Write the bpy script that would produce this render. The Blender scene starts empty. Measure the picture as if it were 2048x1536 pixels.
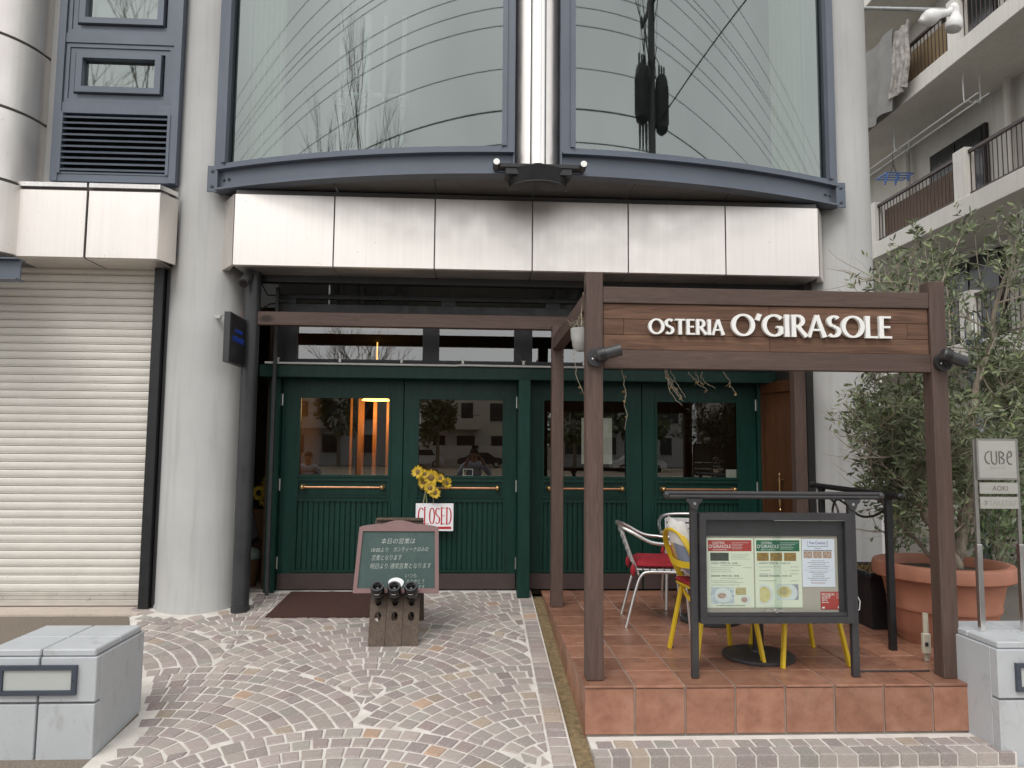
import bpy, bmesh, math, random
from mathutils import Vector, Matrix
random.seed(7)
R = math.radians
SC = bpy.context.scene
COL = SC.collection

# ------------------------------------------------------------------ camera
FPX, YAW, PIT, RHO = 1480.0, R(2.8), R(4.966), 0.00878
EYE = Vector((0, 0, 1.68))
F = Vector((math.sin(YAW) * math.cos(PIT), math.cos(YAW) * math.cos(PIT), math.sin(PIT)))
r0 = F.cross(Vector((0, 0, 1))).normalized(); u0 = r0.cross(F)
CR = r0 * math.cos(RHO) + u0 * math.sin(RHO)
CU = u0 * math.cos(RHO) - r0 * math.sin(RHO)
cam = bpy.data.cameras.new('camera'); cam.sensor_fit = 'HORIZONTAL'; cam.sensor_width = 36
cam.lens = 36 * FPX / 2048; cam.clip_start = 0.02; cam.clip_end = 2000
camo = bpy.data.objects.new('camera', cam); COL.objects.link(camo)
camo.matrix_world = Matrix(((CR.x, CU.x, -F.x, EYE.x), (CR.y, CU.y, -F.y, EYE.y), (CR.z, CU.z, -F.z, EYE.z), (0, 0, 0, 1)))
SC.camera = camo

# ------------------------------------------------------------------ overcast sky and sun
SUN_EL, SUN_AZ = R(52), R(205)
w = bpy.data.worlds.new('World'); SC.world = w; w.use_nodes = True
nt = w.node_tree; nt.nodes.clear()
sky = nt.nodes.new('ShaderNodeTexSky'); sky.sky_type = 'NISHITA'; sky.sun_disc = False
sky.sun_elevation = SUN_EL; sky.sun_rotation = SUN_AZ; sky.dust_density = 4.0; sky.air_density = 1.2
hs = nt.nodes.new('ShaderNodeHueSaturation'); hs.inputs['Saturation'].default_value = 0.10
tc = nt.nodes.new('ShaderNodeTexCoord')
ns = nt.nodes.new('ShaderNodeTexNoise'); ns.inputs['Scale'].default_value = 2.2; ns.inputs['Detail'].default_value = 5
rp = nt.nodes.new('ShaderNodeMapRange'); rp.inputs['From Min'].default_value = 0.3; rp.inputs['From Max'].default_value = 0.7
rp.inputs['To Min'].default_value = 0.84; rp.inputs['To Max'].default_value = 1.1
mx = nt.nodes.new('ShaderNodeMix'); mx.data_type = 'RGBA'; mx.inputs['Factor'].default_value = 0.72
mx.inputs['B'].default_value = (9.3, 9.4, 9.5, 1)          # even cloud deck over the clear-sky model
mu = nt.nodes.new('ShaderNodeMix'); mu.data_type = 'RGBA'; mu.blend_type = 'MULTIPLY'; mu.inputs['Factor'].default_value = 1
bg = nt.nodes.new('ShaderNodeBackground'); bg.inputs['Strength'].default_value = 0.10
wo_ = nt.nodes.new('ShaderNodeOutputWorld')
L = nt.links.new
L(sky.outputs[0], hs.inputs['Color']); L(hs.outputs[0], mx.inputs['A'])
L(tc.outputs['Generated'], ns.inputs['Vector']); L(ns.outputs[0], rp.inputs['Value'])
L(mx.outputs['Result'], mu.inputs['A']); L(rp.outputs[0], mu.inputs['B'])
L(mu.outputs['Result'], bg.inputs['Color']); L(bg.outputs[0], wo_.inputs['Surface'])
sl = bpy.data.lights.new('sun', 'SUN'); sl.energy = 0.9; sl.angle = R(25); sl.color = (1, 0.97, 0.93)
so = bpy.data.objects.new('sun', sl); COL.objects.link(so)
sd = Vector((math.sin(SUN_AZ) * math.cos(SUN_EL), math.cos(SUN_AZ) * math.cos(SUN_EL), math.sin(SUN_EL)))
so.rotation_euler = sd.to_track_quat('Z', 'Y').to_euler()
so.location = (0, -10, 30)
SC.view_settings.view_transform = 'Standard'; SC.view_settings.look = 'None'
SC.view_settings.exposure = 0.72; SC.view_settings.gamma = 1.0
SC.view_settings.use_curve_mapping = False
SC.cycles.max_bounces = 7; SC.cycles.diffuse_bounces = 3; SC.cycles.glossy_bounces = 4; SC.cycles.transparent_max_bounces = 12

# ------------------------------------------------------------------ helpers
def ray(px, py):
    return F + CR * ((px - 1024) / FPX) - CU * ((py - 768) / FPX)
def at(px, py, Y):                       # the point at depth Y that the photograph shows at this pixel
    d = ray(px, py); return EYE + d * (Y / d.y)

WO = {}                                  # world origin of every object at build time
class MB:
    def __init__(s): s.v = []; s.f = []
    def add(s, vs, fs):
        n = len(s.v); s.v += [tuple(p) for p in vs]; s.f += [tuple(i + n for i in q) for q in fs]; return s
    def box(s, x0, x1, y0, y1, z0, z1, b=0.0):
        if b <= 0:
            vs = [(x0,y0,z0),(x1,y0,z0),(x1,y1,z0),(x0,y1,z0),(x0,y0,z1),(x1,y0,z1),(x1,y1,z1),(x0,y1,z1)]
            return s.add(vs, [(0,3,2,1),(4,5,6,7),(0,1,5,4),(1,2,6,5),(2,3,7,6),(3,0,4,7)])
        X, Y_, Z = (x0, x1), (y0, y1), (z0, z1); vs = []; idx = {}
        for i in (0, 1):
            for j in (0, 1):
                for k in (0, 1):
                    si, sj, sk = 1 - 2*i, 1 - 2*j, 1 - 2*k
                    for a in range(3):
                        idx[(i,j,k,a)] = len(vs)
                        vs.append((X[i] + (0 if a == 0 else si*b), Y_[j] + (0 if a == 1 else sj*b), Z[k] + (0 if a == 2 else sk*b)))
        fs = []
        g = lambda *t: idx[t]
        fs.append((g(0,0,0,0),g(0,0,1,0),g(0,1,1,0),g(0,1,0,0))); fs.append((g(1,0,0,0),g(1,1,0,0),g(1,1,1,0),g(1,0,1,0)))
        fs.append((g(0,0,0,1),g(1,0,0,1),g(1,0,1,1),g(0,0,1,1))); fs.append((g(0,1,0,1),g(0,1,1,1),g(1,1,1,1),g(1,1,0,1)))
        fs.append((g(0,0,0,2),g(0,1,0,2),g(1,1,0,2),g(1,0,0,2))); fs.append((g(0,0,1,2),g(1,0,1,2),g(1,1,1,2),g(0,1,1,2)))
        for i in (0,1):
            for j in (0,1):
                fs.append((g(i,j,0,0),g(i,j,1,0),g(i,j,1,1),g(i,j,0,1)))
        for i in (0,1):
            for k in (0,1):
                fs.append((g(i,0,k,0),g(i,1,k,0),g(i,1,k,2),g(i,0,k,2)))
        for j in (0,1):
            for k in (0,1):
                fs.append((g(0,j,k,1),g(1,j,k,1),g(1,j,k,2),g(0,j,k,2)))
        for i in (0,1):
            for j in (0,1):
                for k in (0,1): fs.append((g(i,j,k,0),g(i,j,k,1),g(i,j,k,2)))
        return s.add(vs, fs)
    def bar(s, p, q, wd, ht, up=(0,0,1), b=0.0):             # box between two points
        p = Vector(p); q = Vector(q); d = q - p; ln = d.length; d.normalize()
        sd_ = d.cross(Vector(up))
        if sd_.length < 1e-4: sd_ = Vector((1,0,0))
        sd_.normalize(); u = sd_.cross(d)
        t = MB(); t.box(0, ln, -wd/2, wd/2, -ht/2, ht/2, b)
        return s.add([p + d*x + sd_*(-y) + u*z for x, y, z in t.v], t.f)
    def tube(s, pts, r, n=8, caps=True, closed=False):
        pts = [Vector(p) for p in pts]; m = len(pts)
        rs = r if isinstance(r, (list, tuple)) else [r] * m
        vs = []; prev = None
        for i, p in enumerate(pts):
            if closed: d = pts[(i+1) % m] - pts[i-1]
            else: d = pts[min(i+1, m-1)] - pts[max(i-1, 0)]
            if d.length < 1e-9: d = Vector((0,0,1))
            d.normalize()
            if prev is None:
                a = Vector((0,0,1)) if abs(d.z) < 0.9 else Vector((1,0,0))
                x = d.cross(a).normalized()
            else:
                x = prev - d * prev.dot(d)
                if x.length < 1e-6: x = d.cross(Vector((0,0,1)))
                x.normalize()
            prev = x; y = d.cross(x)
            for k in range(n):
                t = 2*math.pi*k/n; vs.append(p + x*math.cos(t)*rs[i] + y*math.sin(t)*rs[i])
        fs = []
        for i in range(m if closed else m-1):
            j = (i+1) % m
            for k in range(n):
                l = (k+1) % n; fs.append((i*n+k, i*n+l, j*n+l, j*n+k))
        if caps and not closed:
            fs.append(tuple(range(n-1, -1, -1))); fs.append(tuple((m-1)*n+k for k in range(n)))
        return s.add(vs, fs)
    def lathe(s, prof, c=(0,0,0), n=24, a0=0.0, a1=2*math.pi, close=True):
        full = abs(a1 - a0 - 2*math.pi) < 1e-6; m = n if full else n+1; vs = []
        for rr, z in prof:
            for k in range(m):
                t = a0 + (a1-a0)*k/n; vs.append((c[0]+rr*math.cos(t), c[1]+rr*math.sin(t), c[2]+z))
        fs = []
        for i in range(len(prof)-1):
            for k in range(n):
                l = (k+1) % m; fs.append((i*m+k, i*m+l, (i+1)*m+l, (i+1)*m+k))
        if close and full:
            fs.append(tuple(range(m-1,-1,-1))); fs.append(tuple((len(prof)-1)*m+k for k in range(m)))
        return s.add(vs, fs)
    def prism(s, poly, a, b, fn):                             # fn(u, v, t) -> point, t in {a, b}
        n = len(poly)
        vs = [fn(u, v, a) for u, v in poly] + [fn(u, v, b) for u, v in poly]
        fs = [tuple(range(n-1,-1,-1)), tuple(range(n, 2*n))] + [(i, (i+1)%n, n+(i+1)%n, n+i) for i in range(n)]
        return s.add(vs, fs)
    def sphere(s, c, r, n=10, m=7, sc=(1,1,1)):
        vs = [(c[0], c[1], c[2]-r*sc[2])]
        for i in range(1, m):
            t = math.pi*i/m
            for k in range(n):
                a = 2*math.pi*k/n; vs.append((c[0]+r*sc[0]*math.sin(t)*math.cos(a), c[1]+r*sc[1]*math.sin(t)*math.sin(a), c[2]-r*sc[2]*math.cos(t)))
        vs.append((c[0], c[1], c[2]+r*sc[2])); fs = []
        for k in range(n): fs.append((0, 1+(k+1)%n, 1+k))
        for i in range(m-2):
            for k in range(n): fs.append((1+i*n+k, 1+i*n+(k+1)%n, 1+(i+1)*n+(k+1)%n, 1+(i+1)*n+k))
        e = len(vs)-1
        for k in range(n): fs.append((1+(m-2)*n+k, 1+(m-2)*n+(k+1)%n, e))
        return s.add(vs, fs)
    def build(s, name, m, parent=None, smooth=False, origin=None, fix=True, keep=None):
        if origin is None:
            lo = [min(p[i] for p in s.v) for i in range(3)]; hi = [max(p[i] for p in s.v) for i in range(3)]
            origin = Vector(((lo[0]+hi[0])/2, (lo[1]+hi[1])/2, (lo[2]+hi[2])/2 if parent else lo[2]))
        origin = Vector(origin)
        me = bpy.data.meshes.new(name)
        me.from_pydata([tuple(Vector(p) - origin) for p in s.v], [], s.f)
        if fix:
            bm = bmesh.new(); bm.from_mesh(me); bmesh.ops.recalc_face_normals(bm, faces=bm.faces); bm.to_mesh(me); bm.free()
        if smooth:
            me.polygons.foreach_set('use_smooth', [True]*len(me.polygons))
            if smooth != 'all': 
                try: me.set_sharp_from_angle(angle=R(38))
                except Exception: pass
        me.materials.append(MT[m] if isinstance(m, str) else m)
        return place(name, me, origin, parent)

def place(name, me, origin, parent=None):
    o = bpy.data.objects.new(name, me); COL.objects.link(o)
    WO[o.name] = Vector(origin)
    if parent is not None:
        o.parent = parent; o.location = Vector(origin) - WO[parent.name]
    else: o.location = origin
    return o
def tag(o, label=None, cat=None, group=None, kind=None):
    if label: o['label'] = label
    if cat: o['category'] = cat
    if group: o['group'] = group
    if kind: o['kind'] = kind
    return o
def empty(name, loc, label=None, cat=None, group=None):
    o = bpy.data.objects.new(name, None); COL.objects.link(o); o.location = loc; o.empty_display_size = 0.1
    WO[o.name] = Vector(loc); return tag(o, label, cat, group)
def copy_tree(o, parent=None):
    c = o.copy(); COL.objects.link(c); c.parent = parent; WO[c.name] = WO[o.name].copy()
    for ch in list(o.children): copy_tree(ch, c)
    return c
def quad(name, m, pts, parent=None, **k):
    b = MB(); b.add(pts, [tuple(range(len(pts)))]); return b.build(name, m, parent, fix=False, **k)

# ------------------------------------------------------------------ materials
MT = {}
def nodes(name):
    m = bpy.data.materials.new(name); m.use_nodes = True; t = m.node_tree
    b = t.nodes['Principled BSDF']; MT[name] = m; return m, t, b
def coords(t, scale=(1,1,1), rand=True):
    tc = t.nodes.new('ShaderNodeTexCoord'); mp = t.nodes.new('ShaderNodeMapping'); mp.inputs['Scale'].default_value = scale
    if rand:
        oi = t.nodes.new('ShaderNodeObjectInfo'); ml = t.nodes.new('ShaderNodeMath'); ml.operation = 'MULTIPLY'; ml.inputs[1].default_value = 40
        va = t.nodes.new('ShaderNodeVectorMath'); va.operation = 'ADD'
        t.links.new(oi.outputs['Random'], ml.inputs[0]); t.links.new(tc.outputs['Object'], va.inputs[0]); t.links.new(ml.outputs[0], va.inputs[1])
        t.links.new(va.outputs[0], mp.inputs['Vector'])
    else: t.links.new(tc.outputs['Object'], mp.inputs['Vector'])
    return mp.outputs[0]
def noise(t, vec, scale, detail=4, rough=0.55, dist=0):
    n = t.nodes.new('ShaderNodeTexNoise'); n.inputs['Scale'].default_value = scale; n.inputs['Detail'].default_value = detail
    n.inputs['Roughness'].default_value = rough; n.inputs['Distortion'].default_value = dist
    t.links.new(vec, n.inputs['Vector']); return n.outputs[0]
def ramp(t, fac, stops):
    r = t.nodes.new('ShaderNodeValToRGB'); e = r.color_ramp.elements
    while len(e) < len(stops): e.new(0.5)
    for el, (p, c) in zip(e, stops): el.position = p; el.color = (*c, 1) if len(c) == 3 else c
    t.links.new(fac, r.inputs[0]); return r.outputs[0]
def mixc(t, fac, a, b, blend='MIX'):
    m = t.nodes.new('ShaderNodeMix'); m.data_type = 'RGBA'; m.blend_type = blend
    for s, v in (('Factor', fac), ('A', a), ('B', b)):
        if isinstance(v, (int, float)): m.inputs[s].default_value = v
        elif isinstance(v, tuple): m.inputs[s].default_value = (*v, 1) if len(v) == 3 else v
        else: t.links.new(v, m.inputs[s])
    return m.outputs['Result']
def maprange(t, v, a, b, c, d):
    m = t.nodes.new('ShaderNodeMapRange'); t.links.new(v, m.inputs['Value'])
    for k, x in zip(('From Min','From Max','To Min','To Max'), (a,b,c,d)): m.inputs[k].default_value = x
    return m.outputs[0]
def bumpn(t, b, h, strength, dist=0.01):
    n = t.nodes.new('ShaderNodeBump'); n.inputs['Strength'].default_value = strength; n.inputs['Distance'].default_value = dist
    t.links.new(h, n.inputs['Height']); t.links.new(n.outputs[0], b.inputs['Normal'])
def dk(c, k): return tuple(max(0, x*k) for x in c)
def M(name, col, rough=0.5, metal=0.0, var=0.12, scale=3.0, stretch=(1,1,1), bump=0.0, bscale=80, rvar=0.08, col2=None, per=0.0, spec=0.5):
    m, t, b = nodes(name); v = coords(t, stretch)
    n = noise(t, v, scale, 5, 0.6)
    c = ramp(t, n, [(0.3, dk(col, 1-var)), (0.7, col2 or dk(col, 1+var))])
    if per:
        oi = t.nodes.new('ShaderNodeObjectInfo'); k = maprange(t, oi.outputs['Random'], 0, 1, 1-per, 1+per)
        c = mixc(t, 1.0, c, k, 'MULTIPLY')
    t.links.new(c, b.inputs['Base Color'])
    n2 = noise(t, v, scale*4, 3)
    t.links.new(maprange(t, n2, 0.3, 0.7, max(0.02, rough-rvar), min(1, rough+rvar)), b.inputs['Roughness'])
    b.inputs['Metallic'].default_value = metal; b.inputs['Specular IOR Level'].default_value = spec
    if bump: bumpn(t, b, noise(t, v, bscale, 4), bump, 0.004)
    return m
def wood(name, c1, c2, axis, rough=0.6, gs=9.0, knots=True, bump=0.25, spec=0.3):
    m, t, b = nodes(name)
    st = [1,1,1]; st['xyz'.index(axis)] = 0.07
    v = coords(t, tuple(st))
    warp = noise(t, v, 5.0, 3, 0.5)
    g = noise(t, v, gs*6, 6, 0.65, 1.2)
    broad = noise(t, v, gs*1.1, 4, 0.6, 0.6)
    c = ramp(t, g, [(0.28, c1), (0.72, c2)])
    c = mixc(t, maprange(t, broad, 0.3, 0.75, 0.0, 0.55), c, dk(c1, 0.75))
    if knots:
        st2 = [1,1,1]; st2['xyz'.index(axis)] = 0.5
        v2 = coords(t, tuple(st2)); vo = t.nodes.new('ShaderNodeTexVoronoi'); vo.inputs['Scale'].default_value = 2.6
        t.links.new(v2, vo.inputs['Vector'])
        c = mixc(t, maprange(t, vo.outputs['Distance'], 0.045, 0.11, 0.85, 0.0), c, dk(c1, 0.25))
    t.links.new(c, b.inputs['Base Color']); b.inputs['Roughness'].default_value = rough
    b.inputs['Specular IOR Level'].default_value = spec
    bumpn(t, b, g, bump, 0.003); return m
def glass(name, tint, base, fres, rough=0.0, rtint=(1,1,1)):
    m = bpy.data.materials.new(name); m.use_nodes = True; t = m.node_tree; t.nodes.clear(); MT[name] = m
    tr = t.nodes.new('ShaderNodeBsdfTransparent'); tr.inputs[0].default_value = (*tint, 1)
    gl = t.nodes.new('ShaderNodeBsdfGlossy'); gl.inputs['Roughness'].default_value = rough; gl.inputs['Color'].default_value = (*rtint, 1)
    fr = t.nodes.new('ShaderNodeFresnel'); fr.inputs['IOR'].default_value = 1.5
    ma = t.nodes.new('ShaderNodeMath'); ma.operation = 'MULTIPLY_ADD'; ma.inputs[1].default_value = fres; ma.inputs[2].default_value = base; ma.use_clamp = True
    mx = t.nodes.new('ShaderNodeMixShader'); out = t.nodes.new('ShaderNodeOutputMaterial')
    ge = t.nodes.new('ShaderNodeNewGeometry')               # a thin pane: one reflection, on the face the ray meets first
    iv = t.nodes.new('ShaderNodeMath'); iv.operation = 'SUBTRACT'; iv.inputs[0].default_value = 1.0; t.links.new(ge.outputs['Backfacing'], iv.inputs[1])
    mm = t.nodes.new('ShaderNodeMath'); mm.operation = 'MULTIPLY'; t.links.new(ma.outputs[0], mm.inputs[0]); t.links.new(iv.outputs[0], mm.inputs[1])
    t.links.new(fr.outputs[0], ma.inputs[0]); t.links.new(mm.outputs[0], mx.inputs[0])
    t.links.new(tr.outputs[0], mx.inputs[1]); t.links.new(gl.outputs[0], mx.inputs[2]); t.links.new(mx.outputs[0], out.inputs[0])
    return m
def glow(name, col, s):
    m, t, b = nodes(name); b.inputs['Base Color'].default_value = (*col, 1)
    b.inputs['Emission Color'].default_value = (*col, 1); b.inputs['Emission Strength'].default_value = s; return m

def painted_concrete(name, col):
    m, t, b = nodes(name); v = coords(t, (1,1,1), False)
    big = noise(t, v, 1.3, 5, 0.6); c = ramp(t, big, [(0.3, dk(col, 0.9)), (0.7, dk(col, 1.05))])
    vs = coords(t, (6, 6, 0.35), False); st = noise(t, vs, 2.2, 5, 0.65)
    c = mixc(t, maprange(t, st, 0.50, 0.74, 0.0, 0.48), c, dk(col, 0.66))
    sp = noise(t, v, 45, 3); c = mixc(t, maprange(t, sp, 0.68, 0.75, 0, 0.3), c, dk(col, 0.7))
    t.links.new(c, b.inputs['Base Color']); b.inputs['Roughness'].default_value = 0.72; b.inputs['Specular IOR Level'].default_value = 0.3
    bumpn(t, b, noise(t, v, 60, 4), 0.12, 0.004); return m
painted_concrete('column_paint', (0.41, 0.405, 0.392))
painted_concrete('apartment_paint', (0.62, 0.595, 0.545))
painted_concrete('raw_concrete', (0.50, 0.50, 0.46))
def satin(name, col, rough):
    m, t, b = nodes(name)
    v = coords(t, (1, 1, 1)); vs = coords(t, (22, 22, 0.5)); vh = coords(t, (0.6, 20, 60))
    st = noise(t, vs, 1.6, 5, 0.6); sp = noise(t, v, 26, 2)
    c = ramp(t, st, [(0.3, dk(col, 0.93)), (0.7, col)])
    c = mixc(t, maprange(t, sp, 0.74, 0.77, 0, 0.5), c, dk(col, 0.45))
    t.links.new(c, b.inputs['Base Color']); b.inputs['Metallic'].default_value = 1.0
    t.links.new(maprange(t, noise(t, v, 5, 4), 0.3, 0.7, rough-0.04, rough+0.07), b.inputs['Roughness'])
    bumpn(t, b, noise(t, vh, 3, 3), 0.04, 0.002); return m
satin('stainless', (0.82, 0.77, 0.725), 0.43)
satin('stainless_bright', (0.86, 0.83, 0.80), 0.2)
M('steel_blue', (0.100, 0.118, 0.150), 0.42, var=0.12, scale=2, bump=0.05, bscale=40)
M('steel_blue_dark', (0.045, 0.055, 0.075), 0.45)
M('black_metal', (0.012, 0.012, 0.013), 0.42, var=0.25, scale=4)
M('charcoal_metal', (0.035, 0.034, 0.036), 0.42, var=0.12, scale=5, bump=0.04, bscale=200)
M('pipe_black', (0.028, 0.029, 0.031), 0.38, var=0.2, scale=3)

M('shutter_bar', (0.62, 0.58, 0.53), 0.35, metal=0.5, var=0.08)
M('door_green', (0.0048, 0.032, 0.0235), 0.38, var=0.22, scale=4, stretch=(6,6,0.8), bump=0.06, bscale=30, spec=0.3)
M('kick_plate', (0.060, 0.042, 0.040), 0.34, var=0.1, scale=2)
M('brass', (0.42, 0.27, 0.12), 0.32, metal=0.9, var=0.25, scale=14)
M('copper', (0.45, 0.22, 0.12), 0.34, metal=0.85, var=0.2, scale=14)
M('hinge', (0.45, 0.45, 0.42), 0.35, metal=0.8)
for ax in 'xyz': wood('brown_wood_' + ax, (0.070, 0.045, 0.037), (0.135, 0.088, 0.072), ax, 0.6)
wood('plank_wood', (0.070, 0.035, 0.023), (0.25, 0.138, 0.085), 'x', 0.65, gs=4.0, knots=False, bump=0.5)
wood('door_brown', (0.045, 0.018, 0.008), (0.10, 0.042, 0.018), 'z', 0.35, knots=False, bump=0.1)
wood('rack_wood', (0.055, 0.040, 0.030), (0.17, 0.125, 0.095), 'y', 0.7)
M('letter_white', (0.80, 0.79, 0.76), 0.4, var=0.03)
M('letter_side', (0.62, 0.60, 0.56), 0.5, var=0.06)
def tile_mat():
    m, t, b = nodes('terracotta_tile'); v = coords(t)
    c = ramp(t, noise(t, v, 9, 6, 0.65), [(0.25, (0.19, 0.086, 0.055)), (0.5, (0.30, 0.142, 0.091)), (0.8, (0.385, 0.208, 0.143))])
    oi = t.nodes.new('ShaderNodeObjectInfo'); c = mixc(t, 1, c, maprange(t, oi.outputs['Random'], 0, 1, 0.70, 1.15), 'MULTIPLY')
    pale = noise(t, v, 3.0, 5, 0.6); c = mixc(t, maprange(t, pale, 0.56, 0.76, 0, 0.5), c, (0.36, 0.22, 0.16))
    t.links.new(c, b.inputs['Base Color'])
    t.links.new(maprange(t, noise(t, v, 22, 4), 0.3, 0.7, 0.26, 0.5), b.inputs['Roughness'])
    bumpn(t, b, noise(t, v, 14, 5), 0.18, 0.006)
tile_mat()
M('grout', (0.33, 0.29, 0.25), 0.85, var=0.2, scale=12, bump=0.3)
def cobble_mat():
    m, t, b = nodes('cobble'); v = coords(t, (1,1,1), False)
    at_ = t.nodes.new('ShaderNodeAttribute'); at_.attribute_name = 'tone'
    c = at_.outputs['Color']
    c = mixc(t, maprange(t, noise(t, v, 30, 5, 0.7), 0.3, 0.72, 0.0, 0.42), c, (0.20, 0.178, 0.172))
    c = mixc(t, maprange(t, noise(t, v, 85, 3, 0.7), 0.54, 0.70, 0.0, 0.62), c, (0.48, 0.44, 0.415))
    t.links.new(c, b.inputs['Base Color'])
    b.inputs['Roughness'].default_value = 0.78; bumpn(t, b, noise(t, v, 55, 5, 0.7), 0.5, 0.006)
cobble_mat()
M('mortar', (0.63, 0.585, 0.53), 0.9, var=0.22, scale=7, bump=0.45, bscale=90, col2=(0.68,0.64,0.59))
M('mortar_strip', (0.60, 0.57, 0.53), 0.9, var=0.12, scale=6, bump=0.3)
M('soil', (0.20, 0.145, 0.075), 0.95, var=0.45, scale=30, bump=0.8, bscale=150)
def asphalt(name, col, sp):
    m, t, b = nodes(name); v = coords(t, (1,1,1), False)
    c = ramp(t, noise(t, v, 140, 3, 0.7), [(0.35, dk(col, 0.55)), (0.62, dk(col, 1.25))])
    c = mixc(t, maprange(t, noise(t, v, 1.3, 5), 0.3, 0.7, 0, 0.45), c, dk(col, 0.7))
    t.links.new(c, b.inputs['Base Color']); b.inputs['Roughness'].default_value = 0.9; bumpn(t, b, noise(t, v, 160, 3), sp, 0.006)
asphalt('aggregate', (0.20, 0.165, 0.13), 0.7)
asphalt('asphalt', (0.10, 0.098, 0.095), 0.5)
asphalt('alley_asphalt', (0.16, 0.14, 0.12), 0.5)
asphalt('gravel_tan', (0.34, 0.28, 0.20), 0.5)
painted_concrete('apron_concrete', (0.50, 0.43, 0.37))
def worn_paint(name, col, dirt, sx=(1,1,1), thr=0.58, rough=0.62):
    m, t, b = nodes(name); v = coords(t); vs = coords(t, sx)
    c = ramp(t, noise(t, v, 3.5, 6, 0.65), [(0.3, dk(col, 0.93)), (0.7, dk(col, 1.04))])
    c = mixc(t, maprange(t, noise(t, vs, 7, 6, 0.7, 0.4), thr, thr+0.14, 0, 0.55), c, dirt)
    c = mixc(t, maprange(t, noise(t, v, 60, 3), 0.70, 0.74, 0, 0.6), c, dk(dirt, 0.8))
    t.links.new(c, b.inputs['Base Color']); b.inputs['Roughness'].default_value = rough; b.inputs['Specular IOR Level'].default_value = 0.3
    bumpn(t, b, noise(t, v, 22, 5, 0.6), 0.22, 0.006)
worn_paint('pedestal_paint', (0.43, 0.447, 0.462), (0.27, 0.265, 0.25), (1,1,0.6), 0.56)
worn_paint('shutter_cream', (0.66, 0.63, 0.575), (0.26, 0.235, 0.20), (0.35, 1, 5), 0.64, 0.45)
M('pedestal_joint', (0.24, 0.25, 0.26), 0.8)
M('frosted', (0.42, 0.44, 0.42), 0.4, var=0.03)
M('aluminium', (0.70, 0.70, 0.69), 0.36, metal=1.0, var=0.03, scale=3, rvar=0.02)
M('aluminium_white', (0.68, 0.68, 0.68), 0.35, metal=0.3, var=0.04)
M('cushion_red', (0.30, 0.012, 0.022), 0.85, var=0.2, scale=14, bump=0.3, bscale=300)
M('yellow_paint', (0.62, 0.42, 0.018), 0.45, var=0.06, scale=6)
M('pillow_print', (0.72, 0.70, 0.66), 0.85, var=0.06, scale=6, bump=0.2, bscale=120)
M('pillow_orange', (0.60, 0.36, 0.12), 0.85, var=0.2, scale=6)
M('pillow_blue', (0.22, 0.25, 0.33), 0.85, var=0.2, scale=6)
M('table_red', (0.22, 0.05, 0.025), 0.4, var=0.3, scale=9)
M('pot_terracotta', (0.36, 0.150, 0.092), 0.6, var=0.16, scale=5, bump=0.10, bscale=30)
M('planter_black', (0.010, 0.011, 0.014), 0.45, var=0.25, scale=3)
M('soil_dark', (0.05, 0.035, 0.025), 0.95, var=0.4, scale=20, bump=0.6)
M('bark', (0.20, 0.165, 0.125), 0.9, var=0.45, scale=26, stretch=(1,1,0.35), bump=0.7, bscale=50)
M('twig', (0.30, 0.26, 0.20), 0.85, var=0.2, scale=20)
def leafm(name, c1, c2):
    m, t, b = nodes(name); g = t.nodes.new('ShaderNodeNewGeometry')
    c = ramp(t, g.outputs['Random Per Island'], [(0.0, c1), (0.75, c2), (1.0, dk(c2, 1.5))])
    bf = mixc(t, g.outputs['Backfacing'], c, (0.15, 0.18, 0.105))
    t.links.new(bf, b.inputs['Base Color']); b.inputs['Roughness'].default_value = 0.5; b.inputs['Specular IOR Level'].default_value = 0.4
    b.inputs['Transmission Weight'].default_value = 0.0
leafm('olive_leaf', (0.050, 0.070, 0.030), (0.150, 0.178, 0.080))
leafm('shrub_leaf', (0.03, 0.055, 0.018), (0.07, 0.11, 0.035))
M('chalk_frame', (0.185, 0.105, 0.10), 0.6, var=0.06, scale=4)
def chalkboard():
    m, t, b = nodes('chalk_green'); v = coords(t)
    c = ramp(t, noise(t, v, 4, 5, 0.6, 1.0), [(0.3, (0.032, 0.062, 0.055)), (0.75, (0.060, 0.095, 0.086))])
    t.links.new(c, b.inputs['Base Color']); b.inputs['Roughness'].default_value = 0.75
chalkboard()
M('chalk', (0.52, 0.54, 0.51), 0.9, var=0.25, scale=60)
M('sign_white', (0.80, 0.79, 0.80), 0.4, var=0.02)
M('sign_red', (0.48, 0.02, 0.03), 0.45, var=0.04)
M('bottle_black', (0.006, 0.006, 0.007), 0.12, var=0.1)
M('bottle_grey', (0.05, 0.05, 0.052), 0.3)
M('mat_brown', (0.052, 0.020, 0.014), 0.95, var=0.3, scale=40, bump=0.8, bscale=300)
M('petal', (0.60, 0.40, 0.025), 0.6, var=0.2, scale=30)
M('seed_tan', (0.20, 0.13, 0.045), 0.9, var=0.3, scale=60)
M('seed_dark', (0.02, 0.012, 0.008), 0.9)
M('stem_green', (0.16, 0.20, 0.08), 0.7)
M('paper_cream', (0.70, 0.72, 0.60), 0.35, var=0.015)
M('paper_white', (0.70, 0.71, 0.80), 0.4, var=0.015)
M('paper_plain', (0.62, 0.60, 0.55), 0.6, var=0.03)
M('print_red', (0.40, 0.05, 0.045), 0.4, var=0.03)
M('print_green', (0.025, 0.13, 0.072), 0.4, var=0.03)
M('print_grey', (0.26, 0.27, 0.24), 0.5)
M('print_dark', (0.06, 0.06, 0.08), 0.5)
M('print_blue', (0.06, 0.06, 0.22), 0.5)
M('case_back', (0.40, 0.355, 0.31), 0.7, var=0.04)
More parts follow.
